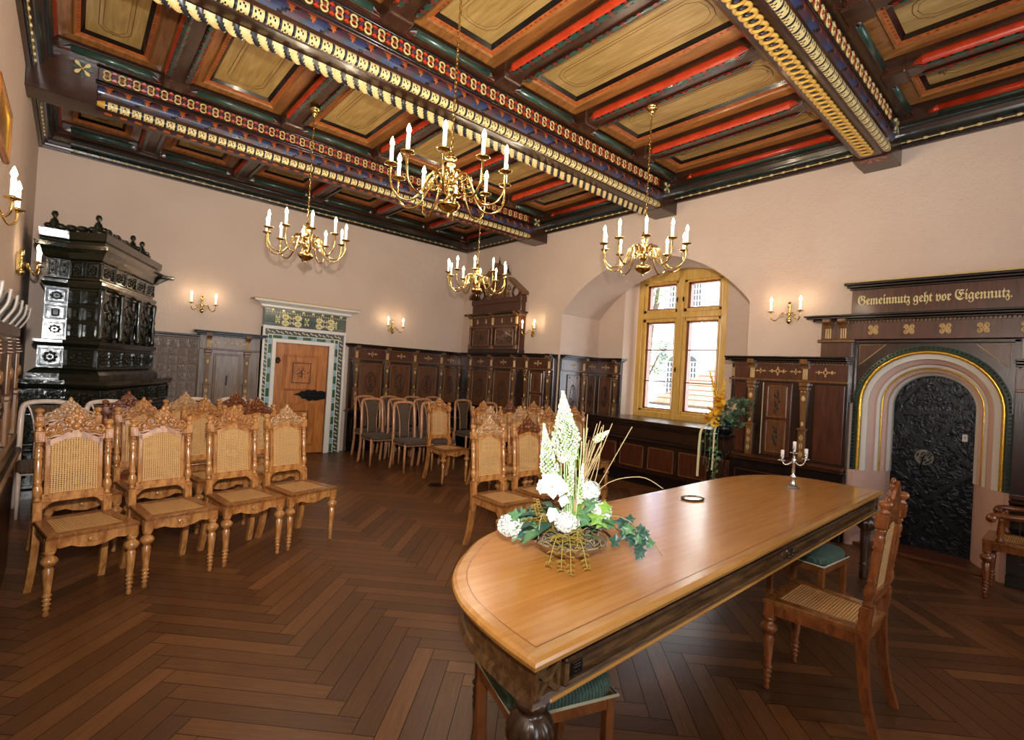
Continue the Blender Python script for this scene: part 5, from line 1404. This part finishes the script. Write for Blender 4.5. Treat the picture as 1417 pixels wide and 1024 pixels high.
# ---------------------------------------------------------------- plants helpers
def leaf(mb, base, d, ln, w, key, droop=.3, up=Vector((0, 0, 1))):
    d = Vector(d).normalized(); s_ = d.cross(up)
    s_ = s_.normalized() if s_.length > 1e-3 else Vector((1, 0, 0)); nn = s_.cross(d)
    b = Vector(base); row = []
    for t, ww in ((0, .08), (.2, .75), (.45, 1), (.7, .7), (.88, .3), (1, .02)):
        c = b+d*(ln*t)-Vector((0, 0, 1))*(droop*ln*t*t)
        row.append((c-s_*(w*ww*.5)+nn*(w*.12*ww), c, c+s_*(w*ww*.5)+nn*(w*.12*ww)))
    vs = [tuple(p) for r_ in row for p in r_]; fs = []
    for i in range(5): fs += [(i*3, i*3+1, i*3+4, i*3+3), (i*3+1, i*3+2, i*3+5, i*3+4)]
    mb.add(vs, fs, key, True)
def rdir(up=.3):
    a = rnd.uniform(0, 2*PI); return Vector((math.cos(a), math.sin(a), rnd.uniform(up-.3, up+.4))).normalized()
def ivyleaf(mb, c, r, key, nrm=None):
    nrm = Vector(nrm or rdir(.5)).normalized(); a = nrm.cross(Vector((.3, .2, 1))).normalized(); b = nrm.cross(a)
    pts = []; c = Vector(c)
    for k, rr in enumerate((1, .55, .95, .5, .8, .35, .8, .5, .95, .55)):
        t = 2*PI*k/10; pts.append(tuple(c+a*(r*rr*math.cos(t))+b*(r*rr*math.sin(t))))
    mb.add(pts+[tuple(c+nrm*(r*.15))], [(k, (k+1) % 10, 10) for k in range(10)], key)
def floret_head(name, par, c, r, key, n=70, pr=.016):
    mb = MB(); c = Vector(c)
    for i in range(n):
        t = math.acos(1-2*(i+.5)/n); p = PI*(1+5**.5)*i
        d = Vector((math.sin(t)*math.cos(p), math.sin(t)*math.sin(p), math.cos(t))); q = c+Vector((d.x, d.y, d.z*.85))*r*(rnd.uniform(.78, 1.18)*(1+.12*math.sin(3*p+2*t)))
        a = d.cross(Vector((.1, .3, 1))).normalized(); b = d.cross(a); ro = rnd.uniform(0, 1.5)
        for k in range(4):
            an = ro+k*PI/2; e = a*math.cos(an)+b*math.sin(an); f_ = a*math.cos(an+.6)+b*math.sin(an+.6); g = a*math.cos(an-.6)+b*math.sin(an-.6)
            mb.add([tuple(q), tuple(q+g*pr*.8+d*pr*.3), tuple(q+e*pr*1.2+d*pr*.35), tuple(q+f_*pr*.8+d*pr*.3)], [(0, 1, 2, 3)], key)
    return obj(name, mb, par, normals=False)
# table arrangement
t = thing('flower_arrangement', 'tall white and green flower arrangement in a shallow clay bowl on the table', 'flower arrangement', (1.74, 1.535, .7455), -.72)
mb = MB(); mb.lathe([(.06, 0), (.07, .004), (.13, .035), (.175, .075), (.18, .08), (.172, .082), (.12, .05), (.05, .03)], 'bowl_clay', (0, 0, 0), 32); obj('bowl', mb, t)
mb = MB(); mb.ball((0, 0, .06), (.15, .15, .035), 'moss', 16, 6)
for i in range(160):
    c = Vector((rnd.uniform(-.15, .15), rnd.uniform(-.15, .15), .085)); d = rdir(.2)*.05
    mb.tube([tuple(c), tuple(c+d*.5+Vector((0, 0, .012))), tuple(c+d)], .0018, 'dry_grass' if i % 3 else 'moss', 3)
obj('moss', mb, t)
def spike(c0, c1, r, n, key='spike_green'):
    mb = MB(); a, b = Vector(c0), Vector(c1); ax = (b-a).normalized(); u_ = ax.cross(Vector((0, 1, .2))).normalized(); v_ = ax.cross(u_)
    for i in range(n):
        q = (i+.5)/n; an = i*2.399
        prof = (.55+.45*q/.28) if q < .28 else max(.06, 1-((q-.28)/.72)**1.15)
        p = a+(b-a)*q+(u_*math.cos(an)+v_*math.sin(an))*(r*prof*rnd.uniform(.8, 1.12))
        rb = rnd.uniform(.006, .0105)*(1-.35*q)
        mb.ball(tuple(p), (rb, rb, rb*.9), 'hydrangea' if i % 5 in (0, 2, 3) else key, 5, 3)
        if i % 3 == 0: mb.ball(tuple(p+(p-(a+(b-a)*q))*.12), (rb*.5,)*3, 'leaf_bright', 4, 3)
    mb.tube([tuple(a+(b-a)*t) for t in (0, .28, .6, .95)], lambda t: r*(.45 if t < .5 else .45*(1.15-t)), 'leaf_bright', 6)
    return obj('flower_spike', mb, t)
F_ = .205
def LP(dx, z, dy=0): return (dx, dy, z-.7455)
spike(LP(-.02, 1.17), LP(-.058, 1.485), .060, 620); spike(LP(-.085, 1.05, .0), LP(-.135, 1.33, .02), .038, 300); spike(LP(.0, 1.02, -.03), LP(-.005, 1.20, -.03), .014, 60); spike(LP(.04, .99, -.05), LP(.045, 1.17, -.05), .013, 60)
spike(LP(.095, 1.27, -.02), LP(.155, 1.32, -.03), .015, 40)
def bloom(c, r, n=16, tilt=(0, -.6, .6)):
    mb = MB(); c = Vector(c); ax = Vector(tilt).normalized(); u_ = ax.cross(Vector((1, 0, .1))).normalized(); v_ = ax.cross(u_)
    for k in range(n):
        an = k*2.4; e = .25+.95*k/n
        d = (u_*math.cos(an)+v_*math.sin(an))*e+ax*(1.1-e)
        leaf(mb, c-ax*r*.1, d, r*(.55+.5*e), r*(.75+.3*e), 'hydrangea', .1, ax)
    mb.ball(tuple(c+ax*r*.18), r*.28, 'hydrangea', 8, 5)
    obj('rose_bloom', mb, t, normals=False)
bloom(LP(-.085, 1.075, -.04), .060, 18, (-.3, -.8, .5)); bloom(LP(-.125, 1.055, -.02), .042, 14, (-.8, -.5, .3)); bloom(LP(-.045, 1.06, -.06), .038, 12, (.3, -.8, .3)); bloom(LP(-.03, 1.0, -.04), .03, 10)
bloom(LP(-.08, .95, -.09), .035, 10, (0, -.7, .7))
floret_head('hydrangea_bloom', t, LP(.085, 1.045, -.02), .040, 'hydrangea'); floret_head('hydrangea_bloom', t, LP(-.265, .875, -.05), .044, 'hydrangea'); floret_head('hydrangea_bloom', t, LP(-.02, .915, -.09), .042, 'hydrangea'); floret_head('hydrangea_bloom', t, LP(.14, .965, -.05), .034, 'hydrangea')
mb = MB()
for i in range(30):
    x, y = rnd.uniform(-.03, .09), rnd.uniform(-.05, .03); x2 = x*1.6+rnd.uniform(-.02, .05)
    mb.tube(curve([(x*.5, y*.5, .06), (x*.8-.01, y, .25), (x2*.6-.04, y, rnd.uniform(.35, .6))], 3), .0025, 'spike_green' if i % 2 else 'leaf_bright', 4)
for i in range(16):
    mb.tube(curve([(.0, -.02, .1), (.03+.02*rnd.random(), -.03, .30), (.05+.09*rnd.random(), -.04, rnd.uniform(.42, .66))], 4), .0018, 'dry_grass', 4)
obj('stalks', mb, t)
mb = MB()
for i in range(22):
    a = rnd.uniform(-.6, PI+.6); d = Vector((math.cos(a), math.sin(a), rnd.uniform(.1, .6))); rr = rnd.uniform(.05, .12)
    leaf(mb, (rr*math.cos(a), rr*math.sin(a), rnd.uniform(.09, .17)), d, rnd.uniform(.08, .13), rnd.uniform(.04, .06), rnd.choice(['leaf_green', 'leaf_dark', 'leaf_green']), .4)
for i in range(34):
    a = rnd.uniform(-.7, PI+.7); rr = rnd.uniform(.08, .2); leaf(mb, (rr*math.cos(a), rr*math.sin(a)-.02, rnd.uniform(.10, .2)), (math.cos(a), math.sin(a), rnd.uniform(-.2, .7)), rnd.uniform(.07, .11), rnd.uniform(.045, .07), rnd.choice(['leaf_green', 'leaf_dark', 'leaf_dark']), .5)
for i in range(14): ivyleaf(mb, (rnd.uniform(.02, .2), rnd.uniform(-.1, .0), rnd.uniform(.16, .26)), rnd.uniform(.04, .055), 'leaf_bright' if i % 2 else 'leaf_green', (rnd.uniform(-.3, .3), -1, 1))
for i in range(9): ivyleaf(mb, (rnd.uniform(-.26, -.18), rnd.uniform(-.08, .02), rnd.uniform(.09, .2)), rnd.uniform(.035, .05), 'leaf_green', (rnd.uniform(-.5, .3), -1, .5))
for c in ((-.19, .01), (-.17, .06), (.24, .02), (.28, -.02), (.31, -.06), (.26, -.10)):
    for k in range(6):
        ivyleaf(mb, (c[0]+rnd.uniform(-.05, .05), c[1]-.05+rnd.uniform(-.05, .05), .12+rnd.uniform(-.05, .06)), rnd.uniform(.026, .04), rnd.choice(['leaf_green', 'leaf_dark']), (rnd.uniform(-.6, .3), -1, rnd.uniform(.2, .9)))
obj('leaves', mb, t, normals=False)
mb = MB()
for i in range(26):
    a = rnd.uniform(-.5, 2.2); leaf(mb, (.05, 0, .1), (math.cos(a), math.sin(a)*.6-.2, 1.1), rnd.uniform(.12, .22), .012, 'leaf_bright', .35)
obj('grass_blades', mb, t, normals=False)
for (bx_, by_, tx, ty, tz) in ((-.03, -.10, -.05, -.25, .02), (-.10, .0, -.15, .0, .24), (-.08, -.04, -.13, -.08, .20), (.02, -.12, .02, -.20, .10), (-.02, -.15, -.01, -.27, .01), (.0, -.14, .06, -.24, .03), (-.04, -.14, -.10, -.24, .035), (-.12, .02, -.16, -.02, .22), (-.10, .0, -.2, -.06, .16)):
    mb = MB(); path = curve([(bx_, by_, .11), ((bx_+tx)/2, (by_+ty)/2, .13 if tz < .1 else .16), (tx, ty, tz)], 6); mb.tube(path, .002, 'fern', 4)
    for i, p in enumerate(path[1:], 1):
        for s in (-1, 1):
            for dz in (0, 1): leaf(mb, p, (s, rnd.uniform(-.5, .3), rnd.uniform(-.3, .5)), .04*(1-i/len(path)*.6), .012, 'fern', .3)
    obj('fern_frond', mb, t, normals=False)
mb = MB()
for pts in ([(.05, 0, .1), (.14, -.03, .32), (.30, -.05, .38), (.40, -.08, .34)], [(.05, 0, .1), (.2, -.05, .2), (.33, -.1, .14), (.40, -.12, .06)], [(-.02, 0, .1), (-.12, -.08, .2), (-.14, -.12, .1)], [(.05, -.02, .2), (.13, -.03, .34), (.19, -.03, .46), (.26, -.03, .60)], [(.05, -.02, .2), (.11, -.03, .36), (.13, -.03, .60)], [(.05, -.02, .2), (.1, -.03, .4), (.17, -.03, .61)]):
    mb.tube(curve(pts, 5), .0022, 'dry_grass', 4)
obj('twigs', mb, t)
# yellow bouquet on an iron stand beside the window
t = thing('plant_stand', 'tall black wrought-iron flower stand beside the window niche', 'plant stand', (5.62, 2.70, 0))
mb = MB(); mb.lathe([(.02, .985), (.13, .99), (.135, 1.0), (.135, 1.006)], 'black_metal', (0, 0, 0), 24); obj('tray', mb, t)
for k in range(3):
    an = 2*PI*k/3+.4; c, s = math.cos(an), math.sin(an)
    mb = MB(); mb.tube(curve([(.12*c, .12*s, .99), (.11*c, .11*s, .85), (.035*c, .035*s, .72), (.03*c, .03*s, .5), (.06*c, .06*s, .2), (.14*c, .14*s, .01)], 5), .007, 'black_metal', 6)
    mb.tube([(.06*c+.03*math.cos(a)*c, .06*s+.03*math.cos(a)*s, .62+.03*math.sin(a)) for a in [2*PI*q/12 for q in range(12)]], .004, 'black_metal', 5, closed=True); obj('leg', mb, t)
t = thing('yellow_bouquet', 'yellow flower bouquet with ivy and hanging cream ribbons on the iron stand', 'bouquet', (5.62, 2.70, 1.006))
mb = MB(); mb.lathe([(.07, 0), (.09, .05), (.10, .09), (.09, .10)], 'black_metal', (0, 0, 0), 16); obj('pot', mb, t)
mb = MB()
for i in range(170):
    a = rnd.uniform(0, 2*PI); rr = rnd.uniform(0, .17); z = rnd.uniform(.06, .42)
    x_, y_ = rr*math.cos(a)+.02, rr*math.sin(a)-.02-.14*(z/.42); ivyleaf(mb, (x_, y_, z), rnd.uniform(.022, .04), 'ivy' if i % 5 else 'leaf_green', (-1, rnd.uniform(-.6, .6), rnd.uniform(-.2, .9)))
for i in range(16): leaf(mb, (0, -.03, .1), rdir(.7), rnd.uniform(.16, .30), .05, 'leaf_dark', .3)
obj('foliage', mb, t, normals=False)
mb = MB()
for i in range(60):
    q = rnd.random(); x_ = -.12+rnd.uniform(-.04, .04); y_ = rnd.uniform(.0, .22); z = .05-q*.62; ivyleaf(mb, (x_, .02+y_*(1-q*.5)-.05, z), rnd.uniform(.014, .028), 'leaf_green' if i % 2 else 'ivy', (-1, rnd.uniform(-.5, .5), .4))
for y_ in (.0, .08, .14, .19): mb.tube(curve([(-.05, y_*.5, .1), (-.13, y_, .05), (-.13, y_, -.2), (-.12, y_+.02, -.5+y_)], 5), .003, 'leaf_green', 4)
obj('ivy_trails', mb, t, normals=False)
for y_, z0_, r_ in ((.04, .13, .055), (-.0, .12, .03)):
    mb = MB(); c = Vector((-.14, y_, z0_))
    for k in range(18 if r_ > .04 else 10):
        an = 2*PI*k/(18 if r_ > .04 else 10); leaf(mb, c, (-.35, math.cos(an), math.sin(an)), r_, r_*.35, 'yellow_petal', 0, Vector((1, 0, 0)))
    mb.ball(tuple(c+Vector((-.012, 0, 0))), r_*.28, 'yellow_dark', 8, 5); obj('gerbera', mb, t, normals=False)
for y_, z0_, r_ in ((.12, .15, .07), (.02, .30, .08), (.10, .25, .075), (-.01, .40, .07), (.05, .20, .07), (.03, .36, .07)):
    mb = MB()
    for k in range(9): leaf(mb, (-.10, y_, z0_), (-.5+rnd.uniform(-.3, .3), rnd.uniform(-1, 1), rnd.uniform(-.4, 1)), r_*1.4, r_*.7, 'yellow_petal', .2)
    obj('yellow_lily', mb, t, normals=False)
for tgt, n in (((-.06, .17, .70), 110), ((-.04, -.01, .64), 110)):
    mb = MB(); b_ = Vector((-.05, .04, .30)); e = Vector(tgt)
    for i in range(n):
        q = i/n; p = b_+(e-b_)*q; rr = .028*(1-q)+.006; mb.ball((p.x+rnd.uniform(-rr, rr), p.y+rnd.uniform(-rr, rr), p.z+rnd.uniform(-.01, .01)), (.011*(1.25-q), .011*(1.25-q), .010), 'yellow_petal', 6, 4)
    mb.tube([tuple(b_), tuple(e)], .004, 'leaf_green', 5); obj('flower_spike', mb, t)
mb = MB(); ivyleaf(mb, (-.10, -.14, .33), .075, 'bowl_clay', (-1, .1, .3)); obj('dry_leaf', mb, t, normals=False)
for y_, l_, w_ in ((.20, .60, .013), (.03, .5, .008)):
    mb = MB(); pts = curve([(-.09, y_*.5, .14), (-.15, y_*.9, .05), (-.155, y_, -.1), (-.15, y_+.005, -.3), (-.145, y_+.01, -l_+.1)], 5)
    vs = []; 
    for p in pts: vs += [(p.x-.004, p.y-w_, p.z), (p.x-.004, p.y+w_, p.z), (p.x+.002, p.y+w_, p.z), (p.x+.002, p.y-w_, p.z)]
    n = len(pts); mb.add(vs, [(i*4+k, i*4+(k+1) % 4, (i+1)*4+(k+1) % 4, (i+1)*4+k) for i in range(n-1) for k in range(4)], 'ribbon'); obj('ribbon', mb, t)
# ---------------------------------------------------------------- velvet stools
t = thing('velvet_stool', 'green ribbed velvet stool under the near corner of the table', 'stool', (0, 0, 0), 0, 'green velvet stools')
for sx in (-1, 1):
    for sy in (-1, 1):
        mb = MB(); mb.box(sx*.185-.018, sy*.165-.018, 0, sx*.185+.018, sy*.165+.018, .395, 'stool_wood', .003); obj('leg', mb, t)
mb = MB(); mb.box(-.20, -.18, .345, .20, .18, .395, 'stool_wood', .003); obj('frame', mb, t)
mb = MB(); rings = []
for hw, hd, z in ((.205, .185, .395), (.212, .19, .41), (.212, .19, .435), (.19, .17, .458), (.12, .10, .468)):
    rings.append([(hw*max(-1, min(1, 1.25*math.cos(a)))*(1), hd*max(-1, min(1, 1.25*math.sin(a))), z) for a in [2*PI*k/24 for k in range(24)]])
mb.loft(rings, 'green_velvet', True, True, True); obj('cushion', mb, t)
mb = MB(); mb.tube([(x, y, .398) for x, y in ((-.21, -.188), (.21, -.188), (.21, .188), (-.21, .188))], .006, 'piping', 6, closed=True); obj('piping', mb, t)
st = t; st.location = (1.425, 1.335, 0); st.rotation_euler = (0, 0, R(-17))
dup(st, (4.02, 1.27, 0), R(-4), 'green velvet stool under the far half of the table, before the portal', 'green velvet stools')
t = thing('floor_outlet', 'small black square floor outlet cover near the aisle cane chair', 'floor outlet', (3.78, 5.72, 0), R(45))
mb = MB(); mb.box(-.10, -.10, 0, .10, .10, .004, 'black_metal', .002); obj('cover', mb, t)
mb = MB(); mb.box(-.05, -.012, .004, .05, .012, .007, 'iron', .001); obj('flap', mb, t)
# ---------------------------------------------------------------- chandeliers
def candle_parts(par, x, y, z, h=.105, r=.0125, bh=.062):
    mb = MB(); mb.lathe([(r*.9, 0), (r, .004), (r, h-.004), (r*.8, h)], 'candle_white_glow', (x, y, z), 10); c_ = obj('candle', mb, par)
    mb = MB(); mb.lathe([(.008, 0), (.015, bh*.28), (.0155, bh*.42), (.010, bh*.72), (.003, bh), (0, bh+.004)], 'bulb', (x, y, z+h), 10); obj('bulb', mb, c_)
def chandelier(label, x, y, ztop=4.25, zb=2.60, rot=0):
    t = thing('chandelier', label, 'chandelier', (x, y, zb), rot, 'brass chandeliers')
    mb = MB(); mb.lathe([(.0, -.012), (.008, -.008), (.006, .0), (.012, .008), (.007, .016), (.02, .025), (.055, .04), (.078, .062), (.082, .078), (.070, .092), (.045, .102), (.022, .112), (.018, .14), (.032, .155), (.040, .185), (.034, .21), (.018, .235), (.036, .25), (.040, .262), (.034, .274), (.018, .285), (.030, .305), (.020, .325), (.032, .345), (.030, .36), (.016, .372), (.040, .388), (.042, .394), (.014, .402), (.02, .42), (.006, .43)], 'brass', (0, 0, 0), 20); obj('body', mb, t)
    mb = MB(); L = ztop-zb-.43; n = int(L/.032)
    for i in range(n):
        z = .435+i*.032+.016; a = (i % 2)*PI/2
        mb.tube([(math.cos(a)*.008*math.cos(q), math.sin(a)*.008*math.cos(q), z+.021*math.sin(q)) for q in [2*PI*k/8 for k in range(8)]], .0032, 'brass', 5, closed=True)
    obj('chain', mb, t)
    mb = MB(); mb.lathe([(.008, -.09), (.02, -.08), (.035, -.05), (.03, -.04), (.05, -.03), (.055, -.008), (.055, .0)], 'brass', (0, 0, ztop-zb), 18); obj('canopy', mb, t)
    for k in range(10):
        an = 2*PI*k/10; X_ = Matrix.Rotation(an, 4, 'Z')
        mb = MB(); mb.X = X_
        mb.tube(curve([(.03, 0, .215), (.06, 0, .275), (.11, 0, .285), (.145, 0, .24), (.18, 0, .15), (.24, 0, .075), (.31, 0, .065), (.37, 0, .11), (.395, 0, .19), (.395, 0, .262)], 4), .0075, 'brass', 8)
        mb.tube(spiral(.115, .215, .055, .012, R(100), -1.35, 18, 0, 1), .0055, 'brass', 6)
        mb.lathe([(.006, .262), (.012, .268), (.040, .274), (.046, .282), (.044, .284), (.014, .280), (.014, .292)], 'brass', (.395, 0, 0), 16); a_ = obj('arm', mb, t)
        cx, cy = .395*math.cos(an), .395*math.sin(an); candle_parts(a_, cx, cy, .288)
    return t
c1 = chandelier('brass chandelier hanging nearest the stove, above the left chair rows', 1.82, 5.5, 4.25, 2.60, .1)
dup(c1, (1.88, 2.90, 2.60), .25, 'brass chandelier nearest the camera, appearing largest in front of the rope-carved beam', 'brass chandeliers')
dup(c1, (4.10, 2.85, 2.57), .0, 'brass chandelier in front of the arched window niche', 'brass chandeliers')
dup(c1, (4.08, 5.48, 2.58), .2, 'brass chandelier in front of the pediment cabinet', 'brass chandeliers')
# ---------------------------------------------------------------- sconces
def sconce(label):
    t = thing('wall_sconce', label, 'wall light', (0, 0, 0), 0, 'two-armed brass wall lights')
    mb = MB(); mb.lathe([(0, -.02), (.02, -.01), (.032, .015), (.03, .035), (.014, .055), (.012, .08), (.022, .10), (.012, .12), (.010, .17), (.022, .19), (.014, .205), (.018, .225), (.008, .24)], 'brass', (0, -.035, 0), 14); mb.box(-.012, -.03, .03, .012, 0, .20, 'brass', .003); obj('back_plate', mb, t)
    for s in (-1, 1):
        mb = MB(); mb.tube(curve([(0, -.04, .06), (s*.03, -.06, .10), (s*.065, -.085, .10), (s*.085, -.10, .05), (s*.12, -.125, .015), (s*.15, -.15, .04), (s*.155, -.155, .10)], 5), .0065, 'brass', 7)
        mb.tube(spiral(s*.06, .075, .026, .008, R(90), -s*1.2, 12, -.08, 1), .0045, 'brass', 5)
        mb.lathe([(.006, .10), (.034, .108), (.038, .115), (.012, .114), (.013, .125)], 'brass', (s*.155, -.155, 0), 14); a_ = obj('arm', mb, t)
        candle_parts(a_, s*.155, -.155, .122, .10, .0125, .058)
    return t
s0 = sconce('brass double wall light between the stove and the tiled door'); s0.location = (1.43, YB, 2.20)
SCN = [((1.43, YB, 2.20), 0)]
for loc, rz, lab in (((4.56, YB, 2.20), 0, 'brass double wall light on the back wall right of the tiled door'), ((XR, 6.53, 2.25), -PI/2, 'brass double wall light between the pediment cabinet and the window niche'), ((XR, 2.27, 2.33), -PI/2, 'brass double wall light between the window niche and the inscription board'),
        ((XL, 6.68, 2.22), PI/2, 'brass double wall light on the left wall, beside the stove'), ((XL, 3.97, 2.22), PI/2, 'brass double wall light on the left wall below the framed picture')):
    dup(s0, loc, rz, lab, 'two-armed brass wall lights'); SCN.append((loc, rz))
# ---------------------------------------------------------------- outside the window
t = thing('church', 'pale church wall with tall pointed lattice windows outside', 'church', (20, 0, 0))
mb = MB(); mb.box(0, -2, -4, 3, 13.0, 14, 'church'); obj('wall', mb, t)
def pwin(y0, y1, z0, z1):
    mb = MB(); h = (y1-y0)/2; c = (y0+y1)/2
    pts = [(y0, z0), (y1, z0), (y1, z1-h), (c+h*.6, z1-h*.35), (c, z1), (c-h*.6, z1-h*.35), (y0, z1-h)]
    mb.prism(pts, -.06, .02, 'church_glass', 'x')
    for k in range(5): mb.box(-.09, y0+(y1-y0)*k/4-.015, z0, -.05, y0+(y1-y0)*k/4+.015, z1-h, 'grey_stone')
    for k in range(8): zz = z0+(z1-h-z0)*k/7; mb.box(-.09, y0, zz-.015, -.05, y1, zz+.015, 'grey_stone')
    mb.box(-.2, y0-.3, z0-.25, 0, y1+.3, z0-.05, 'grey_stone', .03); obj('window', mb, t)
pwin(11.8, 12.4, 4.9, 6.9); pwin(10.85, 11.35, 4.9, 6.9); pwin(11.72, 12.3, .9, 2.8); pwin(10.9, 11.45, .9, 2.8)
t = thing('tiled_roof_annex', 'low building with red tiled roof below the church', 'building', (15.5, 0, 0))
mb = MB(); mb.box(0, 2.5, -4, 3, 9.6, .85, 'church'); obj('wall', mb, t)
mb = MB(); mb.prism([(9.9, .85), (9.9, .98), (6.0, 3.1), (3.0, 3.1), (3.0, .85)], -.2, 3.0, 'roof_tile', 'x')
for k in range(12):
    z = 1.05+k*.16; ye = 9.9-(z-.98)*1.84; mb.box(-.22, 3.0, z, -.19, ye, z+.02, 'bark')
obj('roof', mb, t); mb = MB(); mb.box(-.35, 3.0, .80, -.15, 10.0, .88, 'bark'); obj('gutter', mb, t)
t = thing('tree', 'green leafy tree outside the left window pane', 'tree', (14.2, 9.45, -4))
mb = MB(); mb.tube([(0, .3, 0), (.1, .2, 4), (0, 0, 7), (.1, -.2, 9)], lambda q: .16*(1-q*.7), 'bark', 8)
for k in range(7): mb.tube([(0, .1, 4.5+k*.5), (-.3+rnd.uniform(-.3, .3), rnd.uniform(-1, 1), 5.3+k*.55)], .03, 'bark', 5)
obj('trunk', mb, t)
mb = MB()
for i in range(1500):
    c = rnd.choice([(0, .15, 9.1, .55), (0, .05, 8.4, .4), (0, -.3, 6.75, .5), (-.1, .4, 9.8, .7), (0, -.5, 6.4, .4), (0, -.2, 6.0, .35)])
    p = Vector((c[0]+rnd.gauss(0, c[3]*.5), c[1]+rnd.gauss(0, c[3]*.5), c[2]+rnd.gauss(0, c[3]*.4)))
    leaf(mb, p, rdir(.1), .12, .08, 'tree_leaf', .2)
obj('crown', mb, t, normals=False)
t = thing('downpipe_mast', 'thin lavender mast standing outside the left panes', 'mast', (16.5, 10.35, -4)); mb = MB(); mb.box(-.06, -.1, 0, .06, .1, 12, 'lavender', .01)
for k in range(24): mb.box(-.09, -.14, k*.5, .09, .14, k*.5+.05, 'lavender')
obj('mast', mb, t)
mb = MB(); mb.box(8, -12, -4.2, 40, 30, -4, 'ground'); obj('outside_ground', mb, kind='structure')
# ---------------------------------------------------------------- light
w = bpy.data.worlds.new('World'); SC.world = w; w.use_nodes = True
bg = w.node_tree.nodes['Background']; bg.inputs[0].default_value = (.80, .90, 1.0, 1); bg.inputs[1].default_value = WORLD
def light(name, typ, loc, energy, color, size=.05, rot=None, **kw):
    l = bpy.data.lights.new(name, typ); l.energy = energy; l.color = color
    if typ == 'AREA': l.shape = 'RECTANGLE'; l.size = size[0]; l.size_y = size[1]
    else: l.shadow_soft_size = size
    for k, v_ in kw.items(): setattr(l, k, v_)
    o = bpy.data.objects.new(name, l); COL.objects.link(o); o.location = loc
    if rot is not None: o.rotation_euler = rot
    return o
sun = light('sun', 'SUN', (10, 5, 10), SUN, (1, .95, .86), .01); sun.data.angle = R(.6); sun.rotation_euler = Vector((.75, .35, -.75)).to_track_quat('-Z', 'Y').to_euler()
# daylight portals
def portal(loc, rot, sx, sy):
    o = light('sky_portal', 'AREA', loc, 1, (1, 1, 1), (sx, sy), rot); o.data.cycles.is_portal = True
portal((XF+.3, 4.4, 2.1), (0, PI/2, 0), 2.4, 1.6)
for a, b in RW: portal(((a+b)/2, YR-.3, 2.15), (PI/2, 0, 0), 1.4, 2.3)
WARM = (1.0, .72, .44)
for loc, rz in SCN:
    M_ = Matrix.Translation(loc) @ Matrix.Rotation(rz, 4, 'Z')
    for s in (-1, 1):
        p = M_ @ Vector((s*.155, -.155, .262)); light('sconce_bulb_light', 'POINT', p, SCW, WARM, .02)
for (x, y, z) in ((1.82, 5.5, 2.60), (1.88, 2.90, 2.60), (4.10, 2.85, 2.57), (4.08, 5.48, 2.58)):
    for k in range(5):
        a = 2*PI*k/5+.3; light('chandelier_bulb_light', 'POINT', (x+.395*math.cos(a), y+.395*math.sin(a), z+.44), CHW, (1.0, .82, .60), .02)
# the photographer's flash on the camera
fl_ = light('camera_flash', 'SPOT', (.0, -.02, 1.86), FLASH, (1.0, .97, .93), .035)
fl_.data.spot_size = R(156); fl_.data.spot_blend = 1
fl_.rotation_euler = Vector((math.sin(.48), math.cos(.48), .58)).to_track_quat('-Z', 'Y').to_euler()
# ---------------------------------------------------------------- camera
cam = bpy.data.cameras.new('camera'); cam.sensor_fit = 'HORIZONTAL'; cam.sensor_width = 36; cam.lens = 36*696.6/1417; cam.clip_start = .05
co = bpy.data.objects.new('camera', cam); COL.objects.link(co); SC.camera = co
yaw, pit, rol = .719942, .0082156, .0592331
f = Vector((math.sin(yaw)*math.cos(pit), math.cos(yaw)*math.cos(pit), math.sin(pit))); r_ = Vector((math.cos(yaw), -math.sin(yaw), 0)); u_ = r_.cross(f)
r2 = math.cos(rol)*r_+math.sin(rol)*u_; u2 = -math.sin(rol)*r_+math.cos(rol)*u_
co.matrix_world = Matrix(((r2.x, u2.x, -f.x, 0), (r2.y, u2.y, -f.y, 0), (r2.z, u2.z, -f.z, 1.55), (0, 0, 0, 1)))
vs_ = SC.view_settings; SC.display_settings.display_device = 'sRGB'; vs_.view_transform = 'Standard'; vs_.look = 'None'; vs_.gamma = 1; vs_.use_curve_mapping = False; vs_.exposure = EXPO
SC.cycles.use_denoising = True; SC.cycles.max_bounces = 8; SC.cycles.transparent_max_bounces = 16; SC.cycles.sample_clamp_indirect = 4; SC.cycles.caustics_reflective = False; SC.cycles.caustics_refractive = False
